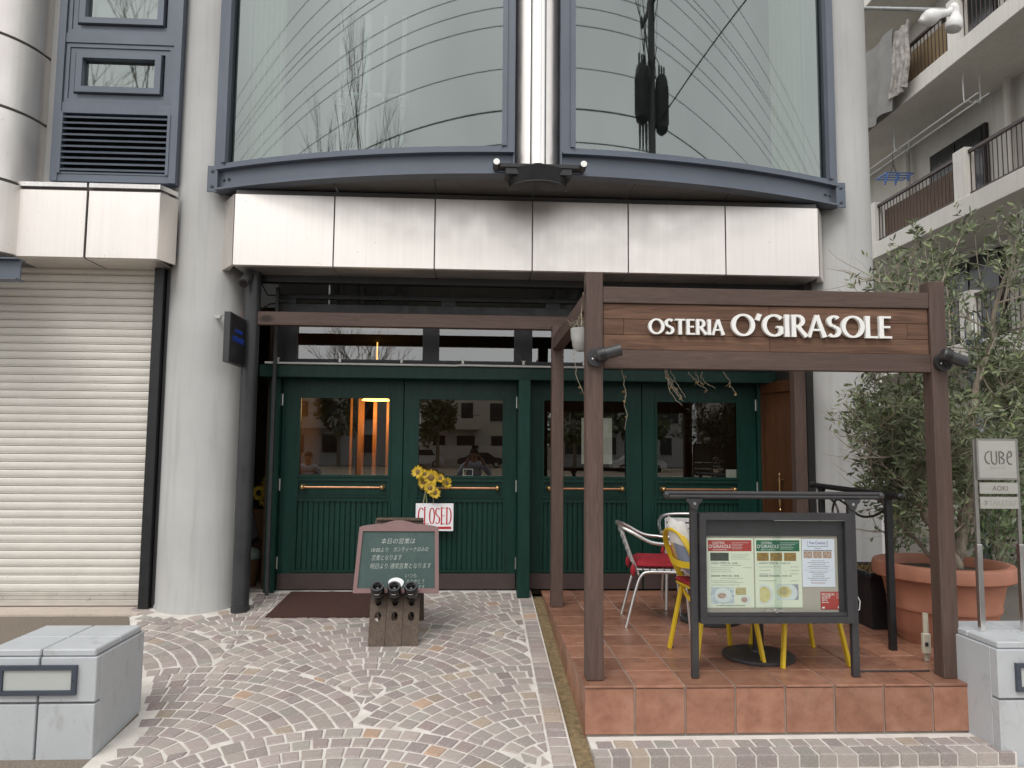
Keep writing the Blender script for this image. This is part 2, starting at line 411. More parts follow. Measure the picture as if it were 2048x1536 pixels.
def food(name, cols, sc):
    m, t, b = nodes(name); v = coords(t); n = noise(t, v, sc, 4, 0.7, 1.5)
    t.links.new(ramp(t, n, [(0.25 + 0.5*i/(len(cols)-1), c) for i, c in enumerate(cols)]), b.inputs['Base Color']); b.inputs['Roughness'].default_value = 0.4
food('photo_room', [(0.02,0.025,0.02), (0.10,0.11,0.09), (0.02,0.02,0.02), (0.5,0.5,0.42)], 110)
food('photo_gold', [(0.04,0.02,0.01), (0.45,0.28,0.08), (0.10,0.05,0.02), (0.7,0.55,0.3)], 110)
food('photo_food', [(0.06,0.04,0.02), (0.36,0.28,0.13), (0.55,0.5,0.3), (0.18,0.07,0.03)], 140)
food('photo_pasta', [(0.12,0.09,0.02), (0.55,0.47,0.20), (0.66,0.60,0.34), (0.2,0.16,0.05)], 120)
food('photo_meat', [(0.5,0.48,0.44), (0.25,0.08,0.04), (0.6,0.5,0.42), (0.1,0.03,0.02)], 130)
M('plate_white', (0.62, 0.65, 0.66), 0.4)
food('plate_blue', [(0.66,0.68,0.70), (0.66,0.68,0.70), (0.30,0.38,0.46), (0.6,0.62,0.66)], 90)
M('blue_letter', (0.015, 0.055, 0.40), 0.4)
M('sign_metal', (0.46, 0.45, 0.41), 0.38, metal=0.6, var=0.05, stretch=(1,1,8), scale=6)
M('sign_frame', (0.28, 0.27, 0.25), 0.35, metal=0.7)
M('engraved', (0.10, 0.095, 0.085), 0.6)
M('engraved_pale', (0.27, 0.26, 0.235), 0.6)
M('outlet_beige', (0.52, 0.48, 0.38), 0.5)
M('kraft', (0.17, 0.085, 0.035), 0.8, var=0.12)
M('kraft_dark', (0.10, 0.045, 0.02), 0.8, var=0.12)
M('vase_grey', (0.30, 0.30, 0.34), 0.35, var=0.15)
M('plastic_green', (0.25, 0.30, 0.26), 0.4)
M('hanging_pot_grey', (0.36, 0.355, 0.34), 0.7, var=0.15, scale=9, bump=0.2)
M('string', (0.40, 0.34, 0.25), 0.9)
M('dry_leaf', (0.22, 0.15, 0.06), 0.8, var=0.3)
M('white_tube', (0.60, 0.60, 0.58), 0.35)
M('soffit_dark', (0.12, 0.115, 0.11), 0.4, metal=0.4, var=0.08)
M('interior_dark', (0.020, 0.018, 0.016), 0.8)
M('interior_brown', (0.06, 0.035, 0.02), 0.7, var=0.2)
M('interior_wood', (0.34, 0.17, 0.065), 0.5, var=0.2, stretch=(4,4,0.3))
M('interior_grey', (0.14, 0.145, 0.14), 0.8, var=0.08)
M('interior_pale', (0.42, 0.43, 0.42), 0.8, var=0.05)
M('curtain_pale', (0.50, 0.54, 0.42), 0.85, var=0.08, stretch=(8,8,0.3))
M('pvc_white', (0.66, 0.67, 0.66), 0.4)
M('galvanised', (0.40, 0.41, 0.41), 0.4, metal=0.8, var=0.2, scale=20)
M('rail_brown', (0.045, 0.028, 0.024), 0.5)
M('window_dark', (0.015, 0.018, 0.02), 0.15)
M('slat_blind', (0.24, 0.10, 0.05), 0.6, var=0.2)
M('reed_screen', (0.13, 0.085, 0.06), 0.9, var=0.4, scale=8, stretch=(8,8,0.4))
M('bag_white', (0.72, 0.71, 0.70), 0.5, var=0.05)
M('hanger_blue', (0.10, 0.22, 0.55), 0.5)
M('tile_roof', (0.12, 0.12, 0.15), 0.6, var=0.2, scale=6)
M('tarp_grey', (0.17, 0.165, 0.155), 0.7, var=0.15)
M('tarp_check', (0.26, 0.24, 0.22), 0.8, var=0.5, scale=9)
M('yellow_board', (0.26, 0.18, 0.09), 0.7)
M('pole_concrete', (0.14, 0.14, 0.135), 0.8, var=0.1)
M('transformer', (0.05, 0.052, 0.05), 0.6)
M('wire_black', (0.006, 0.006, 0.006), 0.6)
M('house_cream', (0.60, 0.55, 0.46), 0.85, var=0.06)
M('house_grey', (0.46, 0.46, 0.44), 0.85, var=0.06)
M('roof_dark', (0.05, 0.05, 0.055), 0.7)
M('car_navy', (0.012, 0.015, 0.03), 0.2)
M('car_white', (0.62, 0.62, 0.62), 0.25)
M('tyre', (0.01, 0.01, 0.01), 0.8)
M('skin', (0.36, 0.20, 0.13), 0.6, var=0.08)
M('hair', (0.010, 0.008, 0.007), 0.6)
M('shirt_pale', (0.44, 0.48, 0.55), 0.8, var=0.1)
M('trousers', (0.05, 0.05, 0.06), 0.85)
M('phone', (0.02, 0.02, 0.02), 0.2)
glow('lamp_warm', (1.0, 0.45, 0.10), 6.0)
glass('door_glass', (0.80, 0.82, 0.80), 0.03, 1.9)
glass('transom_glass', (0.45, 0.47, 0.47), 0.10, 2.6)
glass('bay_glass', (0.62, 0.66, 0.64), 0.165, 1.3, 0.02, (0.90, 0.985, 0.95))
glass('case_glass', (0.94, 0.96, 0.95), 0.0, 1.0)
glass('lamp_glass', (0.85, 0.85, 0.8), 0.05, 1.0)

def text(name, body, size, m, parent, pos, xd=(1,0,0), yd=(0,0,1), align='LEFT', depth=0.0, sx=1.0, shear=0.0, thin=0.0):
    c = bpy.data.curves.new('t', 'FONT'); c.body = body; c.offset = -thin; c.size = size; c.align_x = align; c.extrude = depth; c.resolution_u = 3; c.shear = shear
    o = bpy.data.objects.new('t', c); COL.objects.link(o)
    bpy.context.view_layer.update()
    me = bpy.data.meshes.new_from_object(o.evaluated_get(bpy.context.evaluated_depsgraph_get()))
    bpy.data.objects.remove(o); bpy.data.curves.remove(c)
    X, Y_ = Vector(xd), Vector(yd); Z = X.cross(Y_)
    for v in me.vertices: v.co = X*(v.co.x*sx) + Y_*v.co.y + Z*v.co.z
    me.name = name; me.materials.clear(); me.materials.append(MT[m])
    return place(name, me, pos, parent)

# stroke lettering: a broad pen that is thick on stems and thin on bars
def arc(cx, cy, rx, ry, a0, a1, n=22):
    return [(cx + rx*math.cos(R(a0+(a1-a0)*i/n)), cy + ry*math.sin(R(a0+(a1-a0)*i/n))) for i in range(n+1)]
GLY = {  # width, strokes (unit cap height)
 'O': (0.92, [('c', arc(0.46, 0.5, 0.40, 0.455, 90, 450, 44))]),
 'S': (0.56, [('s', arc(0.285, 0.735, 0.20, 0.215, 35, 270, 20) + arc(0.265, 0.27, 0.225, 0.215, 90, -140, 20)[1:])]),
 'T': (0.66, [('s', [(0.02, 0.955), (0.64, 0.955)]), ('s', [(0.33, 0.955), (0.33, 0.0)])]),
 'E': (0.54, [('s', [(0.10, 1.0), (0.10, 0.0)]), ('s', [(0.10, 0.955), (0.50, 0.955)]), ('s', [(0.10, 0.51), (0.46, 0.51)]), ('s', [(0.10, 0.045), (0.52, 0.045)])]),
 'R': (0.64, [('s', [(0.10, 1.0), (0.10, 0.0)]), ('s', [(0.10, 0.955), (0.26, 0.955)] + arc(0.26, 0.725, 0.22, 0.23, 88, -90, 16) + [(0.10, 0.495)]), ('s', [(0.27, 0.49), (0.44, 0.25), (0.63, 0.02)])]),
 'I': (0.24, [('s', [(0.12, 1.0), (0.12, 0.0)])]),
 'A': (0.74, [('s', [(0.04, 0.0), (0.36, 0.99)]), ('s', [(0.36, 0.99), (0.69, 0.0)]), ('s', [(0.16, 0.33), (0.57, 0.33)])]),
 'G': (0.82, [('s', arc(0.46, 0.5, 0.40, 0.455, 42, 318, 34)), ('s', [(0.745, 0.42), (0.745, 0.14)]), ('s', [(0.56, 0.43), (0.80, 0.43)])]),
 'L': (0.52, [('s', [(0.10, 1.0), (0.10, 0.0)]), ('s', [(0.10, 0.045), (0.51, 0.045)])]),
 'C': (0.78, [('s', arc(0.46, 0.5, 0.40, 0.455, 45, 315, 34))]),
 'D': (0.80, [('s', [(0.10, 1.0), (0.10, 0.0)]), ('s', [(0.10, 0.955), (0.34, 0.955)] + arc(0.34, 0.5, 0.38, 0.455, 90, -90, 22) + [(0.10, 0.045)])]),
 'N': (0.72, [('s', [(0.08, 0.0), (0.08, 1.0)]), ('s', [(0.08, 1.0), (0.62, 0.0)]), ('s', [(0.62, 0.0), (0.62, 1.0)])]),
 "'": (0.24, [('s', [(0.17, 1.0), (0.07, 0.72)])]),
}
def glyph(ch, thick, thin, depth, fn, flare=1.16):
    """solid letter; fn(u, v, t) maps cap-height units and depth t to space"""
    mb = MB()
    for si, (kind, pts) in enumerate(GLY[ch][1]):
        closed = kind == 'c'; P = [Vector((a, b)) for a, b in (pts[:-1] if closed else pts)]
        if not closed and len(P) == 2: P = [P[0].lerp(P[1], k/4) for k in range(5)]
        n = len(P); Lp = []; Rp = []
        for i, p in enumerate(P):
            d = (P[(i+1) % n] - P[i-1]) if closed else (P[min(i+1, n-1)] - P[max(i-1, 0)])
            d.normalize(); wd = thin + (thick-thin) * abs(d.y)**1.3
            if d.x * d.y > 0.05 and ch in 'AN' and abs(d.x) > 0.15: wd = thin + (thick-thin)*0.25
            if not closed:
                e = abs(2*i/(n-1) - 1); wd *= 1 + (flare-1) * e**3
            nrm = Vector((-d.y, d.x)); Lp.append(p + nrm*wd/2); Rp.append(p - nrm*wd/2)
        off = si * 0.0006; vs = []
        for a, b in zip(Lp, Rp):
            vs += [fn(a.x, a.y, -off), fn(b.x, b.y, -off), fn(a.x, a.y, depth), fn(b.x, b.y, depth)]
        fs = []
        for i in range(n if closed else n-1):
            j = (i+1) % n; a, b = 4*i, 4*j
            fs += [(a, a+1, b+1, b), (a+2, b+2, b+3, a+3), (a, b, b+2, a+2), (a+1, a+3, b+3, b+1)]
        if not closed: fs += [(0, 2, 3, 1), (4*n-4, 4*n-3, 4*n-1, 4*n-2)]
        mb.add(vs, fs)
    return mb
def word(s, size, thick, thin, depth, fn0, width, name, m, parent, gap=0.06):
    tot = sum(GLY[c][0] for c in s) + gap*(len(s)-1); k = width/(tot*size); u = 0.0
    for ch in s:
        def fn(a, b, t, u=u): return fn0((u+a)*size*k, b*size, t)
        glyph(ch, thick, thin, depth, fn).build(name, m, parent)
        u += GLY[ch][0] + gap

# ================================================================== SETTING
KS = 0.275 / 2.94
def gz(y): return 0.015 + KS * (y - 4.45)
P = 0.29
g = MB()
N = 8
g.add([(-250,-250,-0.15),(250,-250,-0.15),(250,250,-0.15),(-250,250,-0.15)], [(0,1,2,3)])
tag(g.build('ground', 'asphalt', fix=False), kind='structure')
# tan gravel lot and the pale pavement across the street
tag(quad('gravel_lot', 'gravel_tan', [(-70,-57,-0.145),(70,-57,-0.145),(70,-36,-0.145),(-70,-36,-0.145)]), kind='structure')
tag(quad('far_pavement', 'apron_concrete', [(-70,-36,-0.144),(70,-36,-0.144),(70,-33,-0.144),(-70,-33,-0.144)]), kind='structure')
# near pavement in front of the step
b = MB(); b.box(-12, 14, 2.2, 4.172, -0.149, -0.075); tag(b.build('pavement', 'apron_concrete'), kind='structure')

def sheet(name, m, poly, dz=0.0, thick=0.25, zf=gz, kind='structure'):
    b = MB(); n = len(poly)
    vs = [(x, y, zf(y)+dz) for x, y in poly] + [(x, y, min(zf(y)+dz-0.02, -0.145)) for x, y in poly]
    b.add(vs, [tuple(range(n))] + [(i, n+i, n+(i+1)%n, (i+1)%n) for i in range(n)])
    return tag(b.build(name, m), kind=kind)
def leftx(y): return -2.0 - max(0, (y - 4.72)) * 0.49
paving = sheet('cobble_paving', 'mortar', [(-2.06,3.62),(0.565,3.62),(0.565,7.45),(-2.75,7.45),(-2.92,6.6),(-2.02,4.76)])
sheet('aggregate_paving', 'aggregate', [(-14,3.62),(-2.063,3.62),(-2.024,4.76),(-2.924,6.6),(-2.95,6.645),(-14,6.645)], -0.004)
b = MB(); b.add([(-14,6.645,gz(6.645)+0.012),(-2.88,6.645,gz(6.645)+0.012),(-2.75,7.3,gz(6.95)+0.01),(-14,7.3,gz(6.95)+0.01),
                 (-14,6.645,0.1),(-2.88,6.645,0.1),(-2.75,7.3,0.1),(-14,7.3,0.1)], [(0,1,2,3),(0,4,5,1),(1,5,6,2),(2,6,7,3),(3,7,4,0)])
tag(b.build('concrete_apron', 'apron_concrete'), kind='structure')
b = MB(); b.add([(0.562,3.64,gz(3.64)-0.03),(0.675,3.64,gz(3.64)-0.03),(0.675,7.3,gz(7.3)-0.03),(0.562,7.3,gz(7.3)-0.03)], [(0,1,2,3)])
tag(b.build('soil_gutter', 'soil', fix=False), kind='structure')
b = MB(); b.box(3.03, 16, 4.72, 40, -0.148, 0.262); tag(b.build('alley', 'alley_asphalt'), kind='structure')

# ---- cobbles
TONES = [((0.355,0.300,0.285),30), ((0.375,0.335,0.305),32), ((0.345,0.330,0.295),9), ((0.405,0.355,0.320),20), ((0.310,0.245,0.230),6),
         ((0.40,0.325,0.25),4), ((0.46,0.31,0.21),1.5)]
TP = [c for c, k in TONES]; TW = [k for c, k in TONES]
rng = random.Random(11)
stones = []           # (list of 4 corners xy, tone)
FR, FW, FS = 1.36, 2.32, 0.95
def fan_centres():
    for k in range(-3, 5):
        y = 4.15 + k*FS
        for j in range(-3, 3):
            yield (0.47 + j*FW + (FW/2 if k % 2 else 0), y)
def inside(x, y):
    if x > 0.452 or y < 3.64 or y > 7.33: return False
    if x < leftx(y) + 0.06: return False
    if y < 4.95 and x < -2.0: return False
    if (x+2.5)**2 + (y-7.05)**2 < 0.47**2: return False
    if y > 6.9 and x < -2.0: return False
    return True
for cx, cy in fan_centres():
    fronts = [(cx-FW/2, cy-FS), (cx+FW/2, cy-FS), (cx, cy-2*FS)]
    nr = 12; th = FR / nr
    for i in range(nr):
        ra, rb = i*th, (i+1)*th
        m = max(5, round(2*math.pi*(ra+rb)/2 / 0.112)); a0 = rng.random()*6.28
        cuts = [a0 + 2*math.pi*(k + rng.uniform(-0.09, 0.09))/m for k in range(m)]
        for k in range(m):
            t0, t1 = cuts[k], cuts[(k+1) % m] + (2*math.pi if k == m-1 else 0)
            j = 0.0078 / max(0.05, (ra+rb)/2); r_in, r_out = ra+0.0088, rb-0.0088
            w_ = rng.uniform(-0.003, 0.003)
            q = [(cx+rr*math.cos(t), cy+rr*math.sin(t)) for rr, t in ((r_in,t0+j),(r_out+w_,t0+j),(r_out-w_,t1-j),(r_in,t1-j))]
            mid = (sum(p[0] for p in q)/4, sum(p[1] for p in q)/4)
            if not inside(*mid) or abs(mid[0]-cx) > FW/2 - 0.004: continue
            def out(p):
                x, y = p
                for fx, fy in fronts:
                    d = math.hypot(x-fx, y-fy)
                    if d < FR + 0.007: s_ = (FR+0.007)/max(d, 1e-6); x, y = fx+(x-fx)*s_, fy+(y-fy)*s_
                return (x, y)
            if any(math.hypot(mid[0]-fx, mid[1]-fy) < FR-0.012 for fx, fy in fronts): continue
            q2 = [out(p) for p in q]
            q2 = [(min(max(x, cx-FW/2+0.006), cx+FW/2-0.006, 0.425), max(3.63, y)) for x, y in q2]
            ar = abs(sum(q2[a][0]*q2[(a+1)%4][1] - q2[(a+1)%4][0]*q2[a][1] for a in range(4)))/2
            if ar < 0.0019: continue
            q2 = [(x+rng.uniform(-.003,.003), y+rng.uniform(-.003,.003)) for x, y in q2]
            stones.append((q2, rng.choices(TP, TW)[0]))
y = 3.66
while y < 7.28:
    d = rng.uniform(0.080, 0.108)
    stones.append(([(0.440,y),(0.552,y+rng.uniform(-.003,.003)),(0.552,y+d-0.014),(0.440,y+d-0.014)], rng.choices(TP, TW)[0])); y += d
def stone_mb(q, zf, lift, base=None):
    cx = sum(p[0] for p in q)/4; cy = sum(p[1] for p in q)/4; ins = 0.007
    tx, ty = rng.uniform(-.03,.03), rng.uniform(-.03,.03); vs = []
    for x, y in q: vs.append((x, y, (zf(y)-0.012) if base is None else base))
    for x, y in q: vs.append((x, y, zf(y)+lift*0.35))
    for x, y in q:
        d = math.hypot(x-cx, y-cy) or 1; k = max(0.2, 1-ins/d); xx, yy = cx+(x-cx)*k, cy+(y-cy)*k
        vs.append((xx, yy, zf(y)+lift+(xx-cx)*tx+(yy-cy)*ty))
    fs = []
    for i in range(4):
        j = (i+1) % 4; fs += [(i,j,4+j,4+i), (4+i,4+j,8+j,8+i)]
    fs.append((8,9,10,11)); return vs, fs
def tone_attr(me, cols):
    a = me.color_attributes.new('tone', 'FLOAT_COLOR', 'POINT')
    a.data.foreach_set('color', [x for c in cols for x in (*c, 1.0)])
stones.sort(key=lambda s: sum(p[1] for p in s[0]) + 0.25*abs(sum(p[0] for p in s[0])/4+0.6))
rest = MB(); rc = []
for i, (q, c) in enumerate(stones):
    vs, fs = stone_mb(q, gz, rng.uniform(0.004, 0.009)); k_ = rng.uniform(0.72, 1.06); c = (c[0]*k_*1.03, c[1]*k_, c[2]*k_*0.985)
    if i < 295:
        o = MB().add(vs, fs).build('cobblestone', 'cobble', paving); tone_attr(o.data, [c]*12)
    else: rest.add(vs, fs); rc += [c]*12
o = rest.build('cobblestone_field', 'cobble', paving, origin=(0,6,0.2)); tone_attr(o.data, rc); tag(o, kind='stuff')

# ---- terrace with terracotta tiles
TX = [0.662, 0.96, 1.262, 1.563, 1.865, 2.166, 2.468, 2.770, 3.028]
TX2 = TX + [3.33, 3.63, 3.93, 4.23]
TY = [4.46, 4.754]
while TY[-1] < 7.2: TY.append(TY[-1] + 0.301)
TY[-1] = 7.40
b = MB(); b.box(0.672, 3.022, 4.476, 7.42, -0.14, 0.2835); b.box(3.022, 4.3, 4.76, 7.42, -0.14, 0.2835)
terrace = tag(b.build('terrace', 'grout'), kind='structure')
J = 0.0045
for i, x0 in enumerate(TX2[:-1]):
    for k in range(len(TY)-1):
        if x0 > 3.0 and k == 0: continue
        z = P + rng.uniform(-0.0015, 0.0015)
        ya = TY[k] + (J if k else 0)
        xa = x0 + (J if i else 0)
        if i == 0 and k == 0 or k == 0 or True:
            MB().box(xa, TX2[i+1]-J, ya, TY[k+1]-J, 0.2755 if k == 0 or i == 0 else 0.28, z, 0.003).build('floor_tile', 'terracotta_tile', terrace)
for i, x0 in enumerate(TX[:-1]):
    MB().box(x0+(J*1.1 if i else 0.004), TX[i+1]-J*1.1, 4.464+rng.uniform(0,.002), 4.479, 0.012, 0.2705, 0.003).build('riser_tile', 'terracotta_tile', terrace)
yy = 4.47
while yy < 7.2:
    y1 = min(yy+0.301, 7.3); z0 = gz(yy)-0.06
    if z0 < 0.262: MB().box(0.6655+rng.uniform(0,.001), 0.674, yy+J, y1-J, z0, 0.271, 0.002).build('riser_tile', 'terracotta_tile', terrace)
    yy = y1
# smoothed mortar strip and the kerb of two cobble rows in front of the terrace
b = MB(); b.box(0.676, 3.06, 4.172, 4.463, -0.149, 0.002)
kerb = tag(b.build('kerb', 'mortar_strip'), kind='structure')
for row, (ya, yb) in enumerate(((4.166, 4.275), (4.287, 4.392))):
    x = 0.672 + 0.04*row
    while x < 3.03:
        d = rng.uniform(0.10, 0.128)
        q = [(x, ya+rng.uniform(-.004,.004)), (x+d-0.012, ya+rng.uniform(-.004,.004)), (x+d-0.012, yb), (x, yb)]
        vs, fs = stone_mb(q, lambda y: 0.0, rng.uniform(0.004, 0.010), -0.06)
        c = dk(rng.choices(TP, TW)[0], rng.uniform(0.68, 1.0))
        o = MB().add(vs, fs).build('cobblestone', 'cobble', kerb); tone_attr(o.data, [c]*12); x += d

# ================================================================== RESTAURANT BUILDING
BLD = empty('restaurant_building', (0.5, 6.5, 0.2), 'grey columned building with curved window bay above dark green restaurant doors', 'building')
AR = 7.2
def arcp(x, o=0.0):                      # bay arc in plan, o = offset towards the street
    n = Vector((x-0.5, -math.sqrt(AR*AR-(x-0.5)**2))) / AR
    return Vector((0.5, 6.05+AR)) + n*(AR+o)
def sweep(x0, x1, prof, n=28):
    b = MB(); m = len(prof); vs = []
    for i in range(n+1):
        x = x0 + (x1-x0)*i/n
        for o, z in prof:
            p = arcp(x, o); vs.append((p.x, p.y, z))
    fs = [(i*m+k, i*m+(k+1)%m, (i+1)*m+(k+1)%m, (i+1)*m+k) for i in range(n) for k in range(m)]
    fs += [tuple(range(m-1,-1,-1)), tuple(n*m+k for k in range(m))]
    return b.add(vs, fs)
def rect(o0, o1, z0, z1): return [(o0,z0),(o1,z0),(o1,z1),(o0,z1)]
# columns
for x in (-2.5, 3.5):
    MB().lathe([(0.385, 0.0), (0.385, 0.26), (0.376, 0.275), (0.376, 9.0)], (x, 7.05, 0), 48).build('column', 'column_paint', BLD, smooth=True)
# walls that close the building (side, rear, upper)
b = MB(); b.box(3.88, 3.98, 7.2, 14, 0.2, 9.0); b.box(-12, -4.2, 7.3, 7.5, 0.1, 9); b.box(-12, -2.85, 7.2, 7.34, 3.3, 4.1)
b.box(-12, 4.0, 13.9, 14.1, 0, 9.2); b.box(-12, 4.0, 7.35, 14, 8.9, 9.1)
b.box(3.5, 3.9, 7.35, 7.45, 0.2, 9.0)
b.build('wall', 'column_paint', BLD)
b = MB(); b.box(3.92, 4.02, 7.12, 7.2, 0.2, 2.75); b.build('white_wall_strip', 'sign_white', BLD)  # added narrow strip standing in for a white wall farther back
# fascia band
FX = [-2.155, -1.277, -0.385, 0.49, 1.36, 2.255, 3.125]
fas = MB().box(-2.15, 3.12, 6.525, 6.9, 3.276, 3.952).build('fascia', 'soffit_dark', BLD)
for i in range(6):
    MB().box(FX[i]+0.005, FX[i+1]-0.005, 6.5, 6.523, 3.266, 3.905, 0.002).build('fascia_panel', 'stainless', fas)
    MB().box(FX[i]+0.005, FX[i+1]-0.005, 6.526, 6.85, 3.262, 3.274, 0.001).build('soffit_panel', 'stainless', fas)
MB().add([(-2.156,6.5,3.266),(-2.156,6.5,3.905),(-2.32,6.735,3.905),(-2.32,6.735,3.266),(-2.15,6.53,3.266),(-2.15,6.53,3.905),(-2.25,6.735,3.905),(-2.25,6.735,3.266)],
         [(0,1,2,3),(4,7,6,5),(0,4,5,1),(2,6,7,3),(0,3,7,4),(1,5,6,2)]).build('return_panel', 'stainless', fas)
MB().add([(3.126,6.5,3.266),(3.126,6.5,3.905),(3.27,6.735,3.905),(3.27,6.735,3.266),(3.12,6.53,3.266),(3.12,6.53,3.905),(3.20,6.735,3.905),(3.20,6.735,3.266)],
         [(0,3,2,1),(4,5,6,7),(0,1,5,4),(2,3,7,6),(0,4,7,3),(1,2,6,5)]).build('return_panel', 'stainless', fas)
MB().box(-2.14, 3.12, 6.852, 6.95, 3.20, 3.2745).build('recess_beam', 'black_metal', BLD)
# bay soffit between curved sill and fascia
bs = [-2.36] + [x for x in FX[1:-1]] + [3.36]
for i in range(6):
    xs = [bs[i]+0.004 + (bs[i+1]-bs[i]-0.008)*k/8 for k in range(9)]
    fr = [arcp(x, -0.064) for x in xs]
    poly = [(p.x, p.y) for p in fr] + [(xs[-1], 6.93), (xs[0], 6.93)]
    MB().prism(poly, 3.966, 3.976, lambda u, v, t: (u, v, t)).build('bay_soffit_panel', 'soffit_dark', BLD)
# bay: sill beam in two halves, frames, curved panes
for (xa, xb, ga, gb, end) in ((-2.385, 0.295, -2.268, 0.205, -1), (0.705, 3.385, 0.80, 3.27, 1)):
    s1 = sweep(xa, xb, [(-0.062,3.963),(0.062,3.963),(0.062,3.981),(0.007,3.983),(0.007,4.147),(0.062,4.149),(0.062,4.168),(-0.062,4.168)])
    beam = s1.build('sill_beam', 'steel_blue', BLD, smooth=True)
    win = sweep(ga-0.02, gb+0.02, rect(-0.05, 0.03, 4.1685, 4.212)).build('bay_window', 'steel_blue', BLD, smooth=True)
    b = sweep(ga-0.105, ga, rect(-0.06, 0.035, 4.169, 7.8), 2); b.build('window_post', 'steel_blue', win)
    b = sweep(gb, gb+0.085, rect(-0.06, 0.035, 4.169, 7.8), 2); b.build('window_post', 'steel_blue', win)
    b = sweep(ga-0.03, ga+0.012, rect(0.033, 0.05, 4.213, 7.8), 2); b.build('window_bead', 'steel_blue', win)
    b = sweep(gb-0.012, gb+0.03, rect(0.033, 0.05, 4.213, 7.8), 2); b.build('window_bead', 'steel_blue', win)
    sweep(ga+0.001, gb-0.001, rect(-0.018, -0.010, 4.211, 7.8), 48).build('curved_pane', 'bay_glass', win, smooth=True)
    ex = xa if end < 0 else xb; p = arcp(ex, 0)
    b = MB(); b.box(ex-0.045, ex+0.045, p.y-0.075, p.y-0.060, 3.945, 4.185, 0.002); pl = b.build('end_plate', 'steel_blue', beam)
    for dz in (0.05, 0.19):
        MB().lathe([(0.017,0),(0.017,0.012),(0.008,0.018)], (0,0,0), 8).build('bolt', 'steel_blue_dark', beam)
        o = bpy.data.objects[list(WO)[-1]]; o.rotation_euler = (R(90),0,0); o.location = Vector((ex, p.y-0.0755, 3.945+dz)) - WO[beam.name]
    for k in (1, 2):
        q = arcp(ex - end*(0.05+0.05*k), 0.012)
        MB().sphere((q.x, q.y, 4.065), 0.014, 8, 5).build('rivet', 'steel_blue_dark', beam)
# stainless pilaster between the panes
pil = MB().lathe([(0.20, 3.99), (0.20, 7.8)], (0.49, 6.19, 0), 40, R(180), R(360), False).build('pilaster', 'stainless', BLD, smooth='all')
MB().lathe([(0.068, 4.02), (0.068, 7.8)], (0.49, 5.955, 0), 24).build('tube', 'stainless_bright', pil, smooth=True)
MB().box(0.285, 0.30, 6.02, 6.14, 3.99, 7.8).build('edge_strip', 'steel_blue', pil); MB().box(0.685, 0.70, 6.02, 6.14, 3.99, 7.8).build('edge_strip', 'steel_blue', pil)
# black bowl and bar below the pilaster
bowl = MB().lathe([(0.27, 3.985), (0.235, 3.865), (0.02, 3.862)], (0.50, 6.10, 0), 32, R(180), R(360), False).build('drip_bowl', 'black_metal', BLD, smooth=True)
MB().lathe([(0.245, 3.868), (0.252, 3.861), (0.252, 3.858), (0.236, 3.855)], (0.50, 6.10, 0), 32, R(180), R(360), False).build('rim', 'charcoal_metal', bowl, smooth=True)
MB().box(0.16, 0.85, 5.90, 6.0, 3.985, 4.018, 0.002).build('bar', 'black_metal', bowl)
MB().box(0.22, 0.77, 5.91, 6.09, 3.93, 3.984, 0.002).build('bar', 'black_metal', bowl)
for x in (0.145, 0.862):
    c = MB().tube([(x, 5.868, 4.012), (x, 5.99, 4.005)], 0.03, 14).build('bar_end', 'charcoal_metal', bowl, smooth=True)
    MB().tube([(x, 5.860, 4.0125), (x, 5.8675, 4.012)], 0.0265, 14).build('cap', 'letter_white', c)
# upper room behind the bay
b = MB(); b.box(-2.3, 3.3, 9.4, 9.45, 4.0, 7.8); b.box(-2.35, -2.3, 6.9, 9.4, 4.0, 7.8); b.box(3.3, 3.35, 6.9, 9.4, 4.0, 7.8); b.build('upper_room_wall', 'interior_grey', BLD)
MB().box(-2.6, 3.6, 6.0, 9.4, 7.81, 7.9).build('upper_room_ceiling', 'interior_pale', BLD)
MB().box(-2.3, 3.3, 6.95, 9.4, 3.96, 3.99).build('upper_room_floor', 'interior_grey', BLD)
for i, (px, r_) in enumerate(((682, .035), (733, .04), (768, .022), (806, .03))):
    q = at(px, 200, 7.6); t_ = at(px, 33, 7.6)
    pp = MB().tube([(q.x, 7.6, 4.0), (q.x, 7.6, t_.z)], r_, 12).build('white_pipe', 'pvc_white', BLD, smooth=True)
    if i != 2:
        for k in range(4): MB().tube([(q.x, 7.6, 5.25+0.05*k), (q.x, 7.6, 5.265+0.05*k)], r_*1.35, 12).build('pipe_collar', 'pvc_white', pp, smooth=True)
qa, qb = at(690, 190, 7.7), at(818, 195, 7.7); MB().tube([qa, qb], 0.035, 10).build('white_pipe', 'pvc_white', BLD, smooth=True)
for x0 in (-2.28, 2.85):
    b = MB(); n = 40; vs = []
    for k in range(n+1):
        x = x0 + 0.42*k/n; vs += [(x, 6.86+0.03*math.sin(k*1.3), 4.05), (x, 6.86+0.03*math.sin(k*1.3), 7.7)]
    b.add(vs, [(2*k, 2*k+2, 2*k+3, 2*k+1) for k in range(n)]); b.build('curtain', 'curtain_pale', BLD, smooth='all', fix=False)

